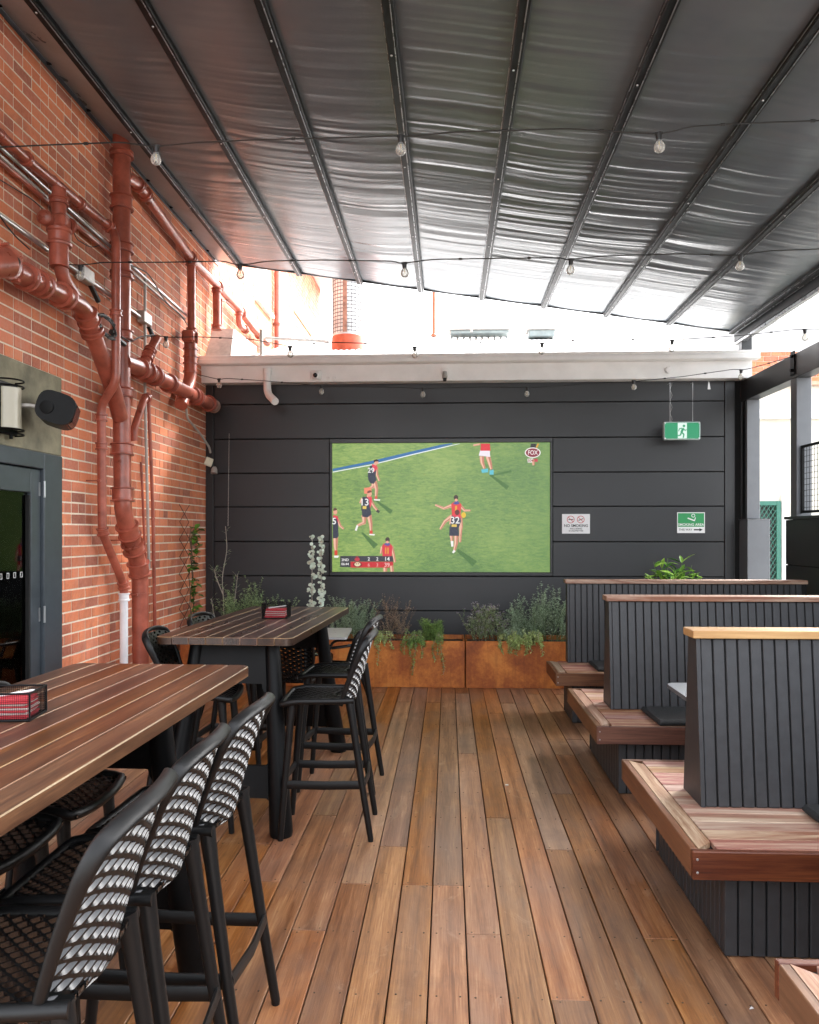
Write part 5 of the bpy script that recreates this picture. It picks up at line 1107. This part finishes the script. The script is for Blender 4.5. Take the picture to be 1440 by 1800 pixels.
bush('sage_bush','tall grey green bush partly behind the end of the farthest bench',xa(972),PM+.05,SZ,.22,.68,24,.026,.009,'grey',dens=60)
trail('trailing_rosemary','bright trailing green plant spilling over the middle of the right planter',xa(918),30,.20,.14,'lime',.038,dens=30,drops=(.06,.05,.12,.10,.04,.06,.15,.05,.16,.10))
bush('feathery_herb','fine grassy blue green tuft on the right planter',xa(900),PM-.1,SZ,.14,.20,22,.05,.004,'grey',dens=40)
# broad leaved plant behind the farthest bench: each leaf a part
def leafy(name,lab,x,y,z,n,ll,lw,h,spread,mat,stems=7):
    d = thing(name,lab,'plant',(x,y,z)); s_ = MB(); tips = []
    for k in range(stems):
        a = rp.uniform(0,6.28); e = Vector((math.cos(a)*spread*rp.uniform(.2,1),math.sin(a)*spread*.6,h*rp.uniform(.75,1))); pts = [Vector((0,0,0)),e*.5+Vector((0,0,.05)),e]; s_.tube(pts,[.006,.004,.003],5); tips.append((pts,e))
    s_.build('stems',LM['gstem'],d)
    lm_ = MB(); L_, w_ = ll, lw; rows = 5; V = []; F = []
    for i in range(rows+1):
        t_ = i/rows; hw = w_/2*math.sin(math.pi*min(1,t_*.92+.06))**.8 if 0 < i < rows else .002; zc = -.25*L_*t_*t_
        V += [(L_*t_,-hw,zc+hw*.35),(L_*t_,0,zc),(L_*t_,hw,zc+hw*.35)]
    for i in range(rows): F += [(3*i,3*i+3,3*i+4,3*i+1),(3*i+1,3*i+4,3*i+5,3*i+2)]
    lm_.add(V,F); me = lm_.mesh('leaf',mat,60)
    for k in range(n):
        pts,e = tips[k%stems]; t_ = rp.uniform(.45,1); p_ = pts[0].lerp(pts[2],t_) if rp.random()<.3 else pts[1].lerp(pts[2],rp.uniform(.2,1)); s2 = rp.uniform(.65,1.15)
        o_ = link('leaf',me,d,p_,(rp.uniform(-.4,.4),-rp.uniform(-.3,1.1),rp.uniform(0,6.28))); o_.scale = (s2,s2,s2)
def leafmat_o(name,a,b,rough):
    t = NT(name); oi = t.n('ObjectInfo').outputs['Random']; t.l(t.ramp(oi,[(.1,lin(a)),(.9,lin(b))]),t.b.inputs['Base Color']); t.b.inputs['Roughness'].default_value=rough; return t.m
mlf = leafmat_o('broad_leaf','3F7A22','A4CC58',.35); mcl = leafmat_o('climber_leaf','1C4414','5C8C30',.28)
leafy('broadleaf_shrub','bright green broad leaved shrub rising behind the farthest bench below the signs',onY(1176,1020,PM).x,PM,SZ,170,.15,.046,.93,.34,mlf,14)
leafy('small_leafy_plant','small pale leafy plant peeking over the farthest bench right of the broad leaved shrub',onY(1232,1022,PM).x,PM,SZ,30,.08,.03,.72,.18,mlf,5)
# climbing plant on diamond trellis by the brick wall
cx_, cy_ = WX+.14, 8.55
a = onX(338,1095,WX+.14); cy_ = a.y
d = thing('climbing_plant','glossy green climbing plant on the brick wall at the back corner','plant',(WX+.12,cy_,SZ))
zt_ = onX(330,930,WX+.14).z-SZ; s_ = MB()
for k in range(3): s_.tube([Vector((.01*k,rp.uniform(-.05,.05)+.04*math.sin(i*.8+k*2),zt_*i/12)) for i in range(13)],.004,5)
s_.build('stems',LM['stem'],d)
lm_ = MB(); L_, w_ = .095, .055; V = []; F = []
for i in range(5):
    t_ = i/4; hw = (w_/2*math.sin(math.pi*(t_*.9+.05))) if 0<i<4 else .002; V += [(L_*t_,-hw,-.2*L_*t_*t_+hw*.3),(L_*t_,0,-.2*L_*t_*t_),(L_*t_,hw,-.2*L_*t_*t_+hw*.3)]
for i in range(4): F += [(3*i,3*i+3,3*i+4,3*i+1),(3*i+1,3*i+4,3*i+5,3*i+2)]
lm_.add(V,F); me = lm_.mesh('leaf',mcl,60)
for k in range(110):
    z_ = zt_*rp.uniform(.02,1.02)**.9; o_ = link('leaf',me,d,(rp.uniform(0,.06),.05*math.sin(z_*6)+rp.uniform(-.07,.07),z_),(rp.uniform(-.5,.5),rp.uniform(-.9,.5),rp.uniform(-1.9,1.9))); q_ = rp.uniform(.6,1.1); o_.scale = (q_,q_,q_)
d = thing('wall_trellis','thin dark wire diamond trellis on the brick wall behind the climbing plant','trellis'); m = MB(); yb_ = cy_; z0_ = SZ; zt2 = onX(338,912,WX+.05).z
zz_ = z0_; 
while zz_ < zt2-.05: m.tube([(WX+.05,yb_-.16,zz_),(WX+.05,yb_+.16,zz_+.19),(WX+.05,yb_-.16,zz_+.38)],.004,5); m.tube([(WX+.055,yb_+.16,zz_),(WX+.055,yb_-.16,zz_+.19),(WX+.055,yb_+.16,zz_+.38)],.004,5); zz_ += .38
m.build('wires',paint('rust_wire',(.10,.03,.02),.6,0,.2,20,0),d)
# silver round leaved climber on two stakes
d = thing('silver_climber','silvery round leaved plant climbing two upright stakes left of the screen','plant',(onY(556,1050,PM+.2).x,PM+.2,SZ)); s_ = MB(); zt_ = onY(550,943,PM+.2).z-SZ; f = MB()
for sx in (-.05,.055): s_.tube([(sx,0,0),(sx+.004,0,zt_)],.004,5)
s_.build('stakes',LM['pale'],d)
disc = MB(); disc.add([(.017*math.cos(a),.017*math.sin(a),.003*math.cos(2*a)) for a in np.linspace(0,2*math.pi,8,False)],[tuple(range(8))]); dm = disc.mesh('leaf',LM['silver'],60)
for k in range(230):
    z_ = zt_*rp.random()**1.25; wd = .085*(1-z_/zt_*.55); o_ = link('leaf',dm,d,((-.05 if rp.random()<.5 else .055)+rp.gauss(0,wd*.42),rp.uniform(-.05,.05),z_),(rp.uniform(.6,1.9),rp.uniform(-.5,.5),rp.uniform(-.6,.6))); q_ = rp.uniform(.7,1.5); o_.scale = (q_,q_,q_)
# bare twiggy plant with hanging chain
bx_ = onY(392,1090,PM+.1).x; d = thing('twiggy_plant','nearly bare pale stemmed twiggy plant in front of the charcoal wall corner','plant',(bx_,PM+.1,SZ)); s_ = MB(); f = MB(); zt_ = onY(400,925,PM+.1).z-SZ
mains = [[Vector((0,0,0)),Vector((.01,0,zt_*.3)),Vector((-.01,0,zt_*.55)),Vector((.05,0,zt_*.8)),Vector((.03,0,zt_*1.0))],[Vector((0,0,.08)),Vector((.12,.02,zt_*.28)),Vector((.17,.0,zt_*.58))],[Vector((0,0,.05)),Vector((-.10,.0,zt_*.20)),Vector((-.13,0,zt_*.36))],[Vector((0,0,zt_*.4)),Vector((-.08,0,zt_*.55)),Vector((-.10,0,zt_*.62))]]
for r_ in mains:
    s_.tube(fillet(r_,.08,4),[.006-.003*i/len(fillet(r_,.08,4)) for i in range(len(fillet(r_,.08,4)))],5)
    for _ in range(26): t_ = rp.uniform(.2,1)*(len(r_)-1); i = min(int(t_),len(r_)-2); p_ = r_[i].lerp(r_[i+1],t_-i); dd_ = rdir(rp.uniform(.2,1.2)); s_.tube([p_,p_+dd_*.03],.0012,3,False); leaf(f,p_+dd_*.03,dd_,rp.uniform(.03,.06),.008)
s_.build('stems',LM['pale'],d); f.build('foliage',LM['sage'],d,smooth=0,kind='stuff')
d = thing('hanging_chain','thin grey chain hanging down the charcoal wall above the twiggy plant','chain'); a = onY(403,762,WY-.03); b = onY(401,925,WY-.03); m = MB(); n_ = 60
for i in range(n_):
    p_ = a.lerp(b,i/n_); q_ = a.lerp(b,(i+.85)/n_); m.tube([p_+Vector((.004*(i%2),0,0)),q_-Vector((.004*(i%2),0,0))],.0035,4)
m.build('chain',M['conduit'],d)
# ------------------------------------------------------------------ lettering curves become plain meshes
for o in [o for o in bpy.data.objects if o.type == 'FONT']:
    me = bpy.data.meshes.new_from_object(o); n = link('lettering', me, o.parent, o.location, o.rotation_euler); n.scale = o.scale
    if not me.materials: me.materials.append(o.data.materials[0])
    bpy.data.objects.remove(o)
